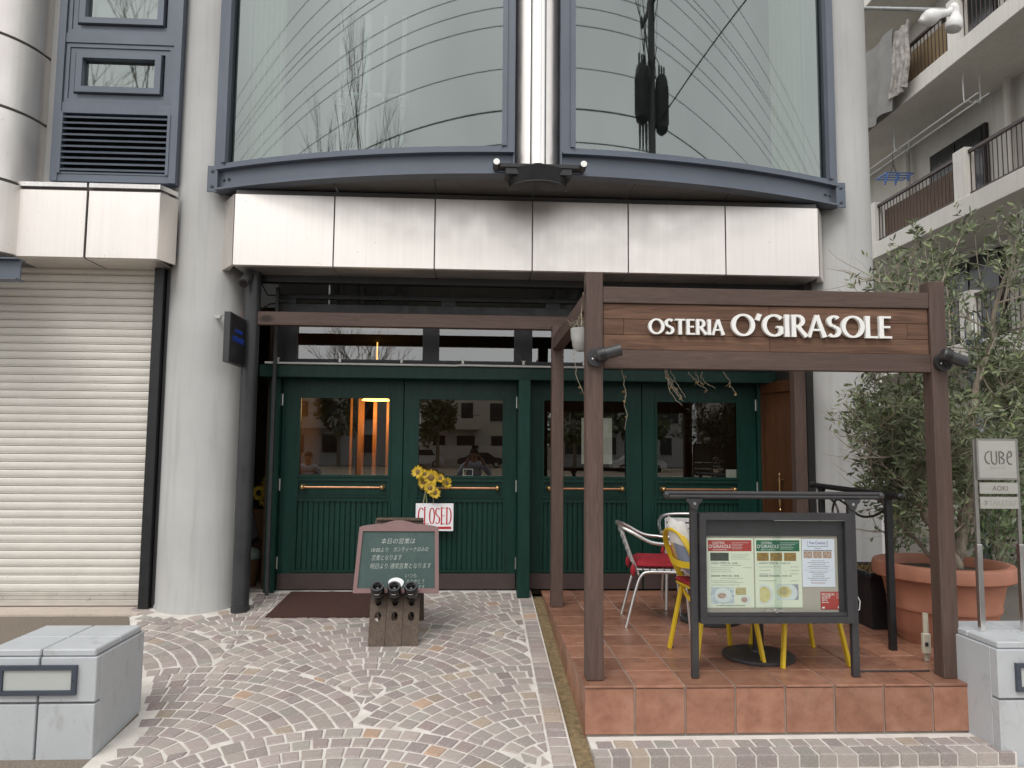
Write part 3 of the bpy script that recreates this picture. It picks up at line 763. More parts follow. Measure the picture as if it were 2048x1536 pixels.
# ---- left side: shutter, cladding box, louvre, windows, clad column
sh = MB().box(-9, -2.94, 6.935, 6.95, 0.25, 3.34).build('roller_shutter', 'shutter_cream', BLD)
zz = 0.372; sm = None
while zz < 3.33:
    h = 0.0718
    if sm is None:
        prof = [(0.004, 0.003), (-0.001, 0.006), (-0.001, 0.0105), (0.003, 0.012), (0.003, 0.0145), (-0.003, 0.017), (-0.0065, 0.030), (-0.0075, 0.045), (-0.006, 0.060), (-0.002, 0.0685), (0.004, 0.0705), (0.012, 0.0705), (0.012, 0.003)]
        b = MB(); b.prism([(y_, z_) for y_, z_ in prof], -9.0, -2.945, lambda u, v, t: (t, 6.92+u, v)); o = b.build('slat', 'shutter_cream', sh, origin=(-5.97, 6.92, 0)); sm = o.data
    else: o = place('slat', sm, (-5.97, 6.92, 0), sh)
    o.location.z = zz - WO[sh.name].z; zz += h
b = MB(); b.box(-9, -2.948, 6.905, 6.93, 0.252, 0.30, 0.002); b.box(-9, -2.948, 6.912, 6.93, 0.303, 0.335, 0.002); b.box(-9, -2.948, 6.909, 6.93, 0.338, 0.372, 0.003)
bb = b.build('bottom_bar', 'shutter_bar', sh)
for x in (-3.32, -3.11, -2.985, -3.7): MB().sphere((x, 6.908, 0.356), 0.006, 8, 5).build('screw', 'hinge', bb)
MB().box(-2.945, -2.86, 6.80, 6.96, 0.235, 3.33, 0.004).build('shutter_rail', 'black_metal', BLD)
MB().box(-2.856, -2.80, 6.86, 6.98, 0.235, 3.33, 0.004).build('shutter_rail', 'charcoal_metal', BLD)
cb = MB().box(-4.04, -2.81, 6.53, 7.2, 3.31, 3.96).build('cladding_box', 'soffit_dark', BLD)
for xa, xb in ((-4.04, -3.432), (-3.412, -2.806)):
    MB().box(xa, xb, 6.5, 6.527, 3.302, 3.90, 0.003).build('cladding_panel', 'stainless', cb)
    MB().box(xa, xb, 6.49, 6.7, 3.925, 3.968, 0.003).build('cap_strip', 'stainless_bright', cb)
    MB().box(xa, xb, 6.53, 6.89, 3.296, 3.308, 0.002).build('soffit_panel', 'stainless', cb)
def slab(name, m, p, q, z0, z1, th, parent):
    p = Vector((p[0], p[1], 0)); q = Vector((q[0], q[1], 0)); d = (q-p).normalized(); n = Vector((-d.y, d.x, 0))*th
    poly = [(p.x,p.y),(q.x,q.y),(q.x+n.x,q.y+n.y),(p.x+n.x,p.y+n.y)]
    return MB().prism(poly, z0, z1, lambda u, v, t: (u, v, t)).build(name, m, parent)
slab('cladding_panel', 'stainless', (-2.80, 6.5), (-2.722, 6.70), 3.302, 3.90, 0.02, cb); slab('cap_strip', 'stainless_bright', (-2.80, 6.49), (-2.722, 6.69), 3.925, 3.968, 0.03, cb)
slab('cladding_panel', 'stainless', (-4.7, 5.95), (-4.06, 6.5), 3.302, 3.95, 0.02, cb)
# clad round column at the far left
cc = MB().lathe([(0.655, 3.3), (0.655, 9.0)], (-4.62, 6.75, 0), 48).build('clad_column', 'soffit_dark', BLD, smooth=True)
for k in range(8):
    z0 = 3.30 + 0.635*k
    MB().lathe([(0.66, z0+0.010), (0.672, z0+0.014), (0.672, z0+0.621), (0.66, z0+0.625)], (-4.62, 6.75, 0), 48, R(180), R(375), False).build('cladding_panel', 'stainless', cc, smooth=True)
MB().box(-3.95, -3.86, 6.74, 7.1, 3.95, 9).build('wall_return', 'column_paint', BLD)
# awning beam stub at far left
b = MB(); b.prism([(-0.06,0),(0.06,0),(0.06,0.012),(0.008,0.012),(0.008,0.17),(0.06,0.17),(0.06,0.182),(-0.06,0.182),(-0.06,0.17),(-0.008,0.17),(-0.008,0.012),(-0.06,0.012)], -7.0, -3.79, lambda u, v, t: (t, 6.24+u, 3.03+v))
b.build('awning_beam', 'steel_blue', BLD)
# window strip: frame, louvre vent, two hopper windows
fr = MB(); fr.box(-3.865, -3.80, 6.68, 6.8, 4.05, 9.0); fr.box(-2.82, -2.755, 6.68, 6.8, 4.05, 9.0)
fr.box(-3.80, -2.82, 6.69, 6.8, 4.05, 4.115); fr.box(-3.80, -2.82, 6.69, 6.8, 4.69, 4.79); fr.box(-3.80, -2.82, 6.69, 6.8, 5.36, 5.45); fr.box(-3.80, -2.82, 6.69, 6.8, 6.08, 6.2); fr.box(-3.80, -2.82, 6.7, 6.8, 6.2, 9)
fr = fr.build('window_strip', 'steel_blue', BLD)
b = MB(); b.box(-3.80, -2.82, 6.685, 6.69, 4.118, 4.135); b.box(-3.80, -3.775, 6.672, 6.76, 4.12, 4.69); b.box(-2.845, -2.82, 6.672, 6.76, 4.12, 4.69)
lv = b.build('louvre_vent', 'steel_blue', BLD); MB().box(-3.80, -2.82, 6.79, 6.80, 4.116, 4.689).build('backing', 'interior_dark', lv)
lm = None
for k in range(10):
    z = 4.145 + 0.0545*k
    if lm is None:
        b = MB(); b.add([(-3.773,6.675,0),(-2.847,6.675,0),(-2.847,6.75,0.045),(-3.773,6.75,0.045),(-3.773,6.672,0.014),(-2.847,6.672,0.014),(-2.847,6.748,0.053),(-3.773,6.748,0.053)],
              [(0,1,2,3),(4,7,6,5),(0,4,5,1),(1,5,6,2),(2,6,7,3),(3,7,4,0)]); o = b.build('slat', 'steel_blue', lv, origin=(-3.31,6.71,0)); lm = o.data
    else: o = place('slat', lm, (-3.31, 6.71, 0), lv)
    o.location.z = z - WO[lv.name].z
def ring(b, x0, x1, z0, z1, t, y0, y1):
    b.box(x0, x0+t, y0, y1, z0, z1); b.box(x1-t, x1, y0, y1, z0, z1); b.box(x0+t, x1-t, y0, y1, z0, z0+t); b.box(x0+t, x1-t, y0, y1, z1-t, z1); return b
for z0, z1 in ((4.795, 5.355), (5.455, 6.075)):
    b = MB(); ring(b, -3.795, -2.825, z0, z1, 0.035, 6.70, 6.78); ring(b, -3.758, -2.862, z0+0.037, z1-0.037, 0.045, 6.71, 6.78)
    wn = b.build('hopper_window', 'steel_blue', BLD)
    b = MB(); ring(b, -3.69, -2.93, z0+0.09, z1-0.09, 0.055, 6.675, 6.76); b.build('sash', 'steel_blue', wn)
    MB().box(-3.63, -2.99, 6.735, 6.74, z0+0.15, z1-0.15).build('pane', 'bay_glass', wn)
    MB().box(-3.70, -2.92, 6.79, 6.80, z0+0.07, z1-0.07).build('blind', 'interior_pale', wn)
MB().box(-2.76, -2.6, 6.9, 7.2, 3.97, 9).build('wall_return', 'column_paint', BLD)

# ---- recess above the doors
b = MB(); b.box(-2.15, 3.2, 8.0, 8.1, 2.95, 4.0); b.build('recess_wall', 'raw_concrete', BLD)
MB().box(-2.15, 3.2, 6.9, 8.1, 3.86, 3.95).build('recess_ceiling', 'raw_concrete', BLD)
MB().box(-2.1, 3.0, 7.36, 8.0, 2.95, 2.99).build('lobby_roof', 'raw_concrete', BLD)
for px, r_ in ((668, .058), (724, .05), (757, .025), (799, .036)):
    q = at(px, 580, 7.85); MB().tube([(q.x,7.85,2.99),(q.x,7.85,3.86)], r_, 14).build('duct_pipe', 'galvanised', BLD, smooth=True)
q = at(1135, 580, 7.8)
MB().tube([(q.x+0.12*math.sin(k*0.9)*0 + 0.03*k-0.1, 7.75, 2.99+0.1*k) for k in range(10)], [0.16+0.006*(k%2) for k in range(10)], 16).build('flexible_duct', 'galvanised', BLD, smooth=True)
b = MB(); b.box(-1.92, 2.95, 7.2, 7.26, 3.115, 3.16, .003); b.box(-1.92, 2.95, 7.2, 7.32, 2.98, 3.065, .003)
for x in (-1.90, -0.35, 0.68, 1.7, 2.8): b.box(x, x+0.14, 7.21, 7.25, 3.065, 3.115)
b.build('awning_frame', 'black_metal', BLD)
MB().tube([at(523,566,7.2), at(535,590,7.2), at(575,592,7.2)], 0.007, 6).build('cable', 'black_metal', BLD)
MB().tube([at(520,620,7.2), at(540,608,7.2), at(575,606,7.2)], 0.007, 6).build('cable', 'black_metal', BLD)

# ---- door front
gf = MB(); gf.box(-2.0, -1.905, 7.30, 7.43, 0.285, 2.37, .003); gf.box(0.415, 0.53, 7.12, 7.43, 0.272, 2.345, .004); gf.box(2.845, 2.90, 7.33, 7.43, 0.285, 2.37, .003)
gf.box(-2.08, 2.98, 7.18, 7.43, 2.346, 2.466, .004)
for x in (-1.90, -0.712, 0.412, 0.535, 1.676, 2.842): gf.box(x-0.04, x+0.04, 7.437, 7.455, 0.29, 2.44)  # hidden strips added behind the leaf gaps to stop room light leaking out
gf.box(-1.99, 2.89, 7.4555, 7.47, 2.22, 2.50); gf.box(-1.99, 2.89, 7.4555, 7.47, 0.285, 0.42)  # added boards behind the door tops and bottoms, also blocking the room light
gf = gf.build('door_frame', 'door_green', BLD)
def door(x0, x1, g0, g1, hinge, rev):
    b = MB(); y0, y1 = 7.39, 7.435
    b.box(x0, g0, y0, y1, 0.305, 2.3445, .002); b.box(g1, x1, y0, y1, 0.305, 2.3445, .002)
    b.box(g0, g1, y0, y1, 2.165, 2.3445); b.box(g0, g1, y0, y1, 1.355, 1.400); b.box(g0, g1, y0, y1, 1.155, 1.20); b.box(g0, g1, y0, y1, 0.305, 0.482)
    b.box(g0, g1, 7.412, 7.43, 0.482, 1.155); b.box(g0, g1, 7.404, 7.43, 1.20, 1.355)
    d = b.build('door', 'door_green', BLD)
    for z0, z1 in ((1.398, 2.168),):
        t = MB(); ring(t, g0-0.014, g1+0.014, z0-0.014, z1+0.014, 0.022, 7.379, 7.3895); t.build('glazing_bead', 'door_green', d)
    t = MB(); ring(t, g0-0.012, g1+0.012, 1.188, 1.365, 0.018, 7.381, 7.3897); t.build('panel_bead', 'door_green', d)
    t = MB(); ring(t, g0-0.025, g1+0.025, 0.47, 1.168, 0.020, 7.3795, 7.3895); t.build('panel_bead', 'door_green', d)
    MB().box(g0, g1, 7.41, 7.414, 1.40, 2.165).build('pane', 'door_glass', d)
    n = 17; wd = (g1-g0)/n
    for k in range(n): MB().box(g0+k*wd+0.0045, g0+(k+1)*wd-0.0045, 7.398, 7.4115, 0.483, 1.154, .003).build('beadboard_slat', 'door_green', d)
    MB().box(x0+0.004, x1-0.004, 7.382, 7.3895, 0.308, 0.455, .001).build('kick_plate', 'kick_plate', d)
    hb = MB().tube([(g0+0.06, 7.325, 1.287), (g1-0.06, 7.325, 1.287)], 0.0125, 12).build('handle', 'copper', d, smooth=True)
    for x in (g0+0.055, g1-0.055):
        t = MB(); t.sphere((x, 7.325, 1.287), 0.026, 12, 8); t.tube([(x, 7.335, 1.287), (x, 7.389, 1.287)], 0.012, 8); t.tube([(x, 7.380, 1.287), (x, 7.3885, 1.287)], 0.024, 12)
        t.build('finial', 'brass', hb, smooth=True)
    hx = x0 if hinge < 0 else x1
    for z in (0.5, 1.25, 2.08): MB().tube([(hx, 7.378, z), (hx, 7.378, z+0.115)], 0.009, 8).build('hinge', 'hinge', d, smooth=True)
    return d
doors = [door(-1.90, -0.716, -1.725, -0.848, -1, 0), door(-0.708, 0.412, -0.566, 0.28, 1, 0), door(0.535, 1.672, 0.679, 1.517, -1, 0), door(1.680, 2.842, 1.821, 2.65, 1, 0)]
# transom lights
tf = MB(); tf.box(-2.0, 2.9, 7.37, 7.44, 2.467, 2.535); tf.box(-2.0, 2.9, 7.37, 7.44, 2.885, 2.949)
TR = [(-1.785, -0.525), (-0.385, 0.39), (0.55, 1.36), (1.50, 2.12), (2.24, 2.80)]
ed = [-2.0] + [v for p_ in TR for v in p_] + [2.9]
for k in range(0, len(ed), 2): tf.box(ed[k], ed[k+1], 7.365, 7.44, 2.535, 2.885)
tf = tf.build('transom_frame', 'black_metal', BLD)
for x0, x1 in TR:
    t = MB(); ring(t, x0, x1, 2.535, 2.885, 0.012, 7.372, 7.385); t.build('bead', 'charcoal_metal', tf)
    MB().box(x0, x1, 7.40, 7.404, 2.536, 2.884).build('pane', 'transom_glass', tf)
# dining room behind the doors
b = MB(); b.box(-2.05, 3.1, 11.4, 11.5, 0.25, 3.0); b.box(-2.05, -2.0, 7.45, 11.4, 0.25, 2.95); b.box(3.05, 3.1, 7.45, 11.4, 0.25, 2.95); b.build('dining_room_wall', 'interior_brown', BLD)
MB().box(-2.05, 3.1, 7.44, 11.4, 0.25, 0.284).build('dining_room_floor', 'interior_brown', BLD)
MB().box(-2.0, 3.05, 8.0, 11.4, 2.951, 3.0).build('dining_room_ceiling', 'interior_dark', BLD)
for px, wpx in ((701, 4), (721, 12), (749, 8), (775, 6)):
    a = at(px-wpx/2, 870, 9.3); c = at(px+wpx/2, 870, 9.3)
    MB().box(a.x, c.x, 9.3, 9.36, 0.285, 2.95, .004).build('wooden_post', 'interior_wood', BLD)
# side wall of the recess, right, with a brown door set at an angle
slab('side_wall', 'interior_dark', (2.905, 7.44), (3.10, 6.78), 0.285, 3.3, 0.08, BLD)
sdp, sdq = Vector((2.90, 7.36, 0)), Vector((3.045, 6.86, 0)); dd = (sdq-sdp).normalized(); dn = Vector((-dd.y, dd.x, 0)) * -1
if dn.x > 0: dn = -dn
def sidebox(a0, a1, z0, z1, o0, o1, name, m, parent):
    t = MB(); t.box(a0, a1, o0, o1, z0, z1, .002); t.v = [tuple(sdp + dd*x + dn*y_ + Vector((0,0,z))) for x, y_, z in t.v]
    return t.build(name, m, parent)
sd_ = sidebox(0.0, 0.52, 0.29, 2.36, 0.0, 0.02, 'brown_door', 'door_brown', BLD)
sidebox(0.47, 0.515, 0.29, 2.36, 0.02, 0.035, 'stile', 'door_brown', sd_); sidebox(0.005, 0.05, 0.29, 2.36, 0.02, 0.035, 'stile', 'door_brown', sd_)
sidebox(0.05, 0.47, 2.25, 2.36, 0.02, 0.035, 'rail', 'door_brown', sd_); sidebox(0.05, 0.47, 0.29, 0.45, 0.02, 0.035, 'rail', 'door_brown', sd_)
hp = sdp + dd*0.33 + dn*0.07
t = MB(); t.lathe([(0.004,0.10),(0.014,0.115),(0.006,0.13),(0.013,0.16),(0.016,0.2),(0.008,0.36),(0.014,0.40),(0.008,0.43),(0.014,0.45),(0.003,0.465)], (hp.x, hp.y, 1.0), 10)
t.lathe([(0.004,-0.25),(0.014,-0.235),(0.006,-0.2),(0.013,-0.17),(0.016,-0.13),(0.008,0.03),(0.012,0.07),(0.006,0.09)], (hp.x, hp.y, 1.0), 10)
e_ = sdp + dd*0.33 + dn*0.03; t.tube([(hp.x,hp.y,1.40),(e_.x,e_.y,1.40)], 0.009, 8); t.tube([(hp.x,hp.y,0.80),(e_.x,e_.y,0.80)], 0.009, 8)
t.build('door_handle', 'brass', sd_, smooth=True)
# left alcove behind the downpipe
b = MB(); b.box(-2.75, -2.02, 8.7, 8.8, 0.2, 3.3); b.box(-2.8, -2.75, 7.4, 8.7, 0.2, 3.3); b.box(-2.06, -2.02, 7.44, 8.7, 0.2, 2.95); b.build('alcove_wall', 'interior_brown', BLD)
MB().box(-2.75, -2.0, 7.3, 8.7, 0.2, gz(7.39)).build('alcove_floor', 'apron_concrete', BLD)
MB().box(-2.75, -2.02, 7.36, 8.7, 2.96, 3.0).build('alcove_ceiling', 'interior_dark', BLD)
dp = MB().tube([(-2.045, 6.76, gz(6.76)-0.02), (-2.045, 6.76, 3.262)], 0.074, 20).build('downpipe', 'pipe_black', BLD, smooth=True)
MB().tube([(-2.045, 6.76, gz(6.76)+0.0), (-2.045, 6.76, gz(6.76)+0.05)], 0.080, 20).build('pipe_shoe', 'pipe_black', dp, smooth=True)
MB().box(-1.93, -1.90, 7.1, 7.14, 0.3, 3.2).build('conduit', 'charcoal_metal', BLD)
lw = bpy.data.lights.new('dining_lamp_light', 'POINT'); lw.energy = 10; lw.color = (1, 0.55, 0.2); lw.shadow_soft_size = 0.12
lwo = bpy.data.objects.new('dining_lamp_light', lw); COL.objects.link(lwo)
lp = at(752, 801, 9.0)
lwo.location = lp + Vector((0, 0, -0.12))
t = MB(); t.lathe([(0.17, 0.0), (0.05, 0.10), (0.02, 0.13), (0.008, 0.14), (0.008, 2.95-lp.z)], lp, 20, close=False)
lamp = tag(t.build('pendant_lamp', 'lamp_warm', smooth=True), 'glowing amber pendant lamp inside, behind the leftmost door glass', 'lamp')

# ================================================================== PERGOLA WITH THE SIGN
PG = empty('pergola', (1.85, 5.6, P), 'brown stained timber pergola carrying the restaurant name board', 'pergola')
PX, QX = 0.738, 2.955
for x, y, top in ((PX, 4.605, 2.79), (QX, 4.605, 2.775), (PX, 6.672, 2.80), (QX+0.012, 6.672, 2.80)):
    MB().box(x-0.0525, x+0.0525, y-0.0525, y+0.0525, P+0.002, top, .004).build('post', 'brown_wood_z', PG)
MB().box(PX+0.054, QX-0.054, 4.556, 4.606, 2.598, 2.700, .003).build('beam', 'brown_wood_x', PG)
MB().box(PX+0.054, QX-0.054, 4.556, 4.616, 2.186, 2.300, .003).build('beam', 'brown_wood_x', PG)
MB().box(-2.13, 3.02, 6.727, 6.80, 2.775, 2.897, .003).build('beam', 'brown_wood_x', PG)
MB().box(PX-0.045, PX+0.045, 4.66, 6.618, 2.575, 2.69, .003).build('beam', 'brown_wood_y', PG)
MB().box(QX-0.045, QX+0.045, 4.66, 6.618, 2.575, 2.69, .003).build('beam', 'brown_wood_y', PG)
sb = MB().box(PX+0.055, QX-0.055, 4.592, 4.60, 2.302, 2.596).build('sign_board', 'brown_wood_x', PG)
rows = [2.302, 2.398, 2.499, 2.596]; cuts = [[1.86], [0.925, 2.76], [1.86]]
for k in range(3):
    xs = [PX+0.056] + cuts[k] + [QX-0.056]
    for a, c in zip(xs, xs[1:]): MB().box(a+0.001, c-0.001, 4.570+0.001*rng.random(), 4.5915, rows[k]+0.0012, rows[k+1]-0.0012, .0015).build('plank', 'plank_wood', sb)
def signfn(ax, az): return lambda u, v, t: (ax+u, 4.542+t, az+v)
word('OSTERIA', 0.098, 0.19, 0.095, 0.026, signfn(1.080, 2.402), 0.478, 'letter', 'letter_white', sb)
word("O'GIRASOLE", 0.142, 0.175, 0.085, 0.026, signfn(1.610, 2.398), 1.035, 'letter', 'letter_white', sb)

def spot(x, y, z, yaw, label, grp, d=(0.96,-0.1,0.26), p=(-0.005,-0.095,0.0)):
    r_ = empty('spotlight', (0,0,0), label, 'spotlight', grp)
    MB().tube([(0,0,0),(0,-0.030,0)], 0.056, 20).build('base', 'charcoal_metal', r_, smooth=True)
    MB().tube([(0,-0.030,0),(0.03,-0.07,0.02)], 0.018, 10).build('knuckle', 'charcoal_metal', r_, smooth=True)
    d = Vector(d).normalized(); p = Vector(p)
    hd = MB().tube([p, p+d*0.012, p+d*0.05, p+d*0.052, p+d*0.15], [0.034,0.042,0.042,0.037,0.037], 20).build('head', 'charcoal_metal', r_, smooth=True)
    for k in range(5): MB().tube([p+d*(0.015+0.008*k), p+d*(0.018+0.008*k)], 0.0445, 20).build('fin', 'black_metal', hd, smooth=True)
    MB().sphere((-0.022,-0.031,-0.01), 0.006, 8, 5).build('screw', 'letter_white', r_)
    r_.location = (x, y, z); r_.scale.x = yaw; return r_
spot(0.742, 4.551, 2.247, 1, 'charcoal spotlight on the left front pergola post beside the name board', 'pergola spotlights')
sp2 = spot(2.965, 4.551, 2.25, 1, 'charcoal spotlight on the right front pergola post, against the olive leaves', 'pergola spotlights', (0.93,-0.12,-0.36), (-0.05,-0.085,0.045))

# hanging pot and dry vines
hp_ = empty('hanging_pot', (0.70, 4.80, 2.33), 'grey pot hung by string behind the left front pergola post', 'plant pot')
b = MB(); b.lathe([(0.03,0),(0.05,0.02),(0.068,0.09),(0.071,0.15),(0.064,0.15),(0.06,0.10),(0.02,0.09)], (0.688, 4.80, 2.32), 18, close=False); b.build('pot', 'hanging_pot_grey', hp_, smooth=True)
b = MB()
for a in (0.4, 2.5, 4.6): b.tube([(0.688+0.066*math.cos(a), 4.80+0.066*math.sin(a), 2.46), (0.69, 4.80, 2.57), (0.70, 4.79, 2.71)], 0.0025, 5)
b.build('string', 'string', hp_)
b = MB()
for k in range(40):
    a = rng.uniform(0,6.28); r_ = rng.uniform(0.01,0.07); p = Vector((0.688+r_*math.cos(a), 4.80+r_*math.sin(a), 2.46+rng.uniform(0,0.05)))
    q = p + Vector((rng.uniform(-.05,.05), rng.uniform(-.05,.05), rng.uniform(0,.05))); b.tube([p, (p+q)/2+Vector((0,0,.015)), q], 0.0022, 4)
b.build('dry_stems', 'twig', hp_)
def vine(x, y, z, ln, sway, leaves, label, strands=1):
    r_ = empty('hanging_vine', (x, y, z), label, 'vine', 'dry vines on the pergola'); b = MB(); lf = MB()
    for s_ in range(strands):
        p = Vector((x+rng.uniform(-.02,.02)*(strands>1)*2, y+rng.uniform(-.02,.02), z)); pts = [p.copy()]; dx = sway*rng.uniform(.6,1.3); L_ = ln*rng.uniform(.6,1)
        n = 12
        for k in range(n):
            p = p + Vector((dx*L_/n*(0.4+1.2*k/n) + rng.uniform(-.012,.012), rng.uniform(-.008,.008), -L_/n*(1-0.5*abs(sway)*k/n))); pts.append(p.copy())
            if rng.random() < leaves:
                q = p + Vector((rng.uniform(-.02,.02), rng.uniform(-.02,.02), -.012)); t_ = Vector((rng.uniform(-.012,.012), rng.uniform(-.012,.012), 0.004))
                lf.add([p, q+t_, q*1.0+(q-p)*0.6, q-t_], [(0,1,2,3)])
        b.tube(pts, [0.0032*(1-0.6*i/n) for i in range(n+1)], 5)
    b.build('stem', 'twig', r_, fix=False)
    if lf.v: lf.build('leaves', 'dry_leaf', r_, fix=False)
vine(0.63, 4.80, 2.40, 0.52, 0.15, 0.5, 'thin pale vine trailing from the grey hanging pot')
vine(0.93, 4.68, 2.19, 0.42, 0.12, 0.5, 'leafy brown vine just right of the left front pergola post')
vine(1.22, 4.68, 2.19, 0.28, 0.55, 0.05, 'bundle of bare twigs under the middle of the name board', 6)
vine(1.42, 4.70, 2.185, 0.18, 0.9, 0.3, 'short curling vine right of the bare twig bundle', 3)
vine(1.60, 4.70, 2.185, 0.20, 0.5, 0.4, 'rightmost short vine under the name board')

# ================================================================== DOOR FRONT FITTINGS
r_ = empty('rope_light', (0.45, 7.14, 2.45), 'thin white tube light clipped along the green lintel', 'tube light')
MB().tube([(-2.02,7.15,2.478),(-0.2,7.15,2.474),(-0.15,7.14,2.478),(0.8,7.15,2.474),(2.93,7.15,2.476)], 0.010, 8).build('tube', 'white_tube', r_, smooth=True)
for k in range(9):
    x = -1.9+0.59*k; t = MB(); t.box(x-0.012, x+0.012, 7.14, 7.17, 2.49, 2.53, .002); t.tube([(x-0.022,7.15,2.525),(x+0.022,7.15,2.525)], 0.006, 6); t.build('clip', 'hinge', r_)

r_ = empty('projecting_sign', (-2.107, 6.58, 2.39), 'black projecting sign with small blue lettering beside the left column', 'sign')
MB().box(-2.134, -2.082, 6.30, 6.87, 2.385, 2.815, .003).build('panel', 'charcoal_metal', r_)
ring_ = MB(); ring_.box(-2.081, -2.078, 6.315, 6.855, 2.40, 2.80); ring_.build('face', 'black_metal', r_)
text('lettering', 'CANTINA', 0.045, 'blue_letter', r_, (-2.076, 6.42, 2.655), (0,1,0), (0,0,1), depth=.002)
text('lettering', "O'GIRASOLE", 0.070, 'blue_letter', r_, (-2.076, 6.36, 2.575), (0,1,0), (0,0,1), depth=.002, sx=0.80)
MB().tube([(-2.12,6.31,2.80),(-2.30,6.68,2.83)], 0.006, 6).build('stay', 'hinge', r_)
MB().box(-2.34,-2.29,6.66,6.70,2.815,2.845).build('anchor', 'hinge', r_)
r_ = empty('security_camera', (-2.05, 6.62, 3.1), 'black security camera under the fascia at the top of the downpipe', 'camera')
MB().tube([(-2.05,6.66,3.26),(-2.05,6.66,3.19)], 0.035, 14).build('mount', 'black_metal', r_, smooth=True)
MB().tube([(-2.05,6.67,3.22),(-2.065,6.55,3.11)], 0.045, 16).build('barrel', 'charcoal_metal', r_, smooth=True)
MB().tube([(-2.0652,6.549,3.109),(-2.066,6.545,3.106)], 0.030, 16).build('lens', 'bottle_black', r_)

o = MB().box(at(1163,835,7.44).x, at(1224,835,7.44).x, 7.440, 7.442, at(1190,928,7.44).z, at(1190,836,7.44).z).build('paper_notice', 'paper_plain')
tag(o, 'blank white paper notice inside the third door glass, behind the pergola post', 'notice')
o = MB().box(at(1452,935,7.45).x, at(1474,935,7.45).x, 7.45, 7.456, 1.401, 1.485).build('card_sign', 'paper_plain'); tag(o, 'small white card at the bottom right of the rightmost door glass', 'card')
r_ = empty('card_holder', (at(935,945,7.46).x, 7.46, 1.40), 'small clear stand with white edges behind the second door glass', 'card holder')
a_, c_ = at(926,940,7.46).x, at(946,940,7.46).x
t = MB(); ring(t, a_, c_, 1.40, 1.472, 0.006, 7.458, 7.463); t.build('frame', 'letter_white', r_); MB().box(a_+.007, c_-.007, 7.46, 7.461, 1.407, 1.465).build('sheet', 'case_glass', r_)

# CLOSED sign with red condensed letters
cs = empty('closed_sign', (-0.385, 7.30, 0.87), 'white CLOSED sign with red letters hanging on the second green door', 'sign')
MB().box(-0.568, -0.202, 7.300, 7.306, 0.874, 1.140, .002).build('board', 'sign_white', cs)
u0_ = -0.545
GW = 0.052
for ch in 'CLOSED':
    wdt = GLY[ch][0]; k = GW/wdt/0.165
    def fn(a, b_, t, u=u0_, k=k): return (u + a*0.165*k, 7.2985 + t*0.1, 0.937 + b_*0.165)
    g_ = glyph(ch, 0.17/k*0.46, 0.030, 0.004, fn, 1.0)
    if ch in 'LED':
        for zz_ in (0.0, 1.0): g_.add([fn(0.0, zz_-0.012, -.004), fn(0.22, zz_-0.012, -.004), fn(0.22, zz_+0.012, -.004), fn(0.0, zz_+0.012, -.004)], [(0,1,2,3)])
    g_.build('letter', 'sign_red', cs); u0_ += 0.0545
MB().box(-0.49, -0.222, 7.2983, 7.2995, 0.894, 0.917).build('red_bar', 'sign_red', cs)

# sunflowers
def sunflower(parent, c, nrm, rad, seed='seed_tan', pet='petal'):
    nrm = Vector(nrm).normalized(); x = nrm.cross(Vector((0,0,1))).normalized(); y_ = nrm.cross(x); c = Vector(c); b = MB()
    for layer in range(2):
        n = 15
        for k in range(n):
            a = 2*math.pi*(k+0.5*layer)/n + rng.uniform(-.1,.1); d = x*math.cos(a)+y_*math.sin(a); s_ = x*-math.sin(a)+y_*math.cos(a); L_ = rad*rng.uniform(.85,1.1); lift = nrm*rng.uniform(-.1,.35)*rad
            p0 = c+d*rad*0.32+nrm*0.003*layer; p1 = c+d*L_*0.68+lift*0.6; p2 = c+d*L_+lift
            b.add([p0-s_*rad*.05, p0+s_*rad*.05, p1+s_*rad*.12, p2, p1-s_*rad*.12], [(0,1,2,3,4)])
    h = b.build('flower_head', pet, parent, fix=False)
    t = MB(); t.sphere((0,0,0), rad*0.42, 12, 7, (1,1,0.45)); q = nrm.to_track_quat('Z','Y'); t.v = [tuple(q @ Vector(v) + c) for v in t.v]
    t.build('seed_disc', seed, h, smooth=True); return h
sf = empty('sunflower_bunch', (-0.44, 7.28, 1.15), 'bunch of pale yellow sunflowers tied to the second door handle', 'flowers')
for px, py, rr, nx in ((836, 944, .066, -.5), (862, 955, .082, 0), (847, 964, .066, -.3), (860, 976, .062, .1), (893, 966, .062, .7), (880, 956, .05, .6), (870, 986, .058, .2), (850, 948, .05, -.1)):
    p = at(px, py, 7.27+rng.uniform(-.05,.02)); sunflower(sf, p, (nx, -1, rng.uniform(-.1,.35)), rr)
b = MB()
for px, py in ((838,945),(862,955),(893,966),(870,985)):
    b.tube([at(px,py+4,7.285), at(852,985,7.30), at(848+rng.uniform(-4,8),1008,7.31)], 0.005, 6)
b.build('stems', 'stem_green', sf)
MB().tube([at(851,975,7.305), at(846,1009,7.299)], 0.0025, 5).build('cord', 'string', sf); MB().tube([at(868,985,7.305), at(866,1009,7.299)], 0.0025, 5).build('cord', 'string', sf)

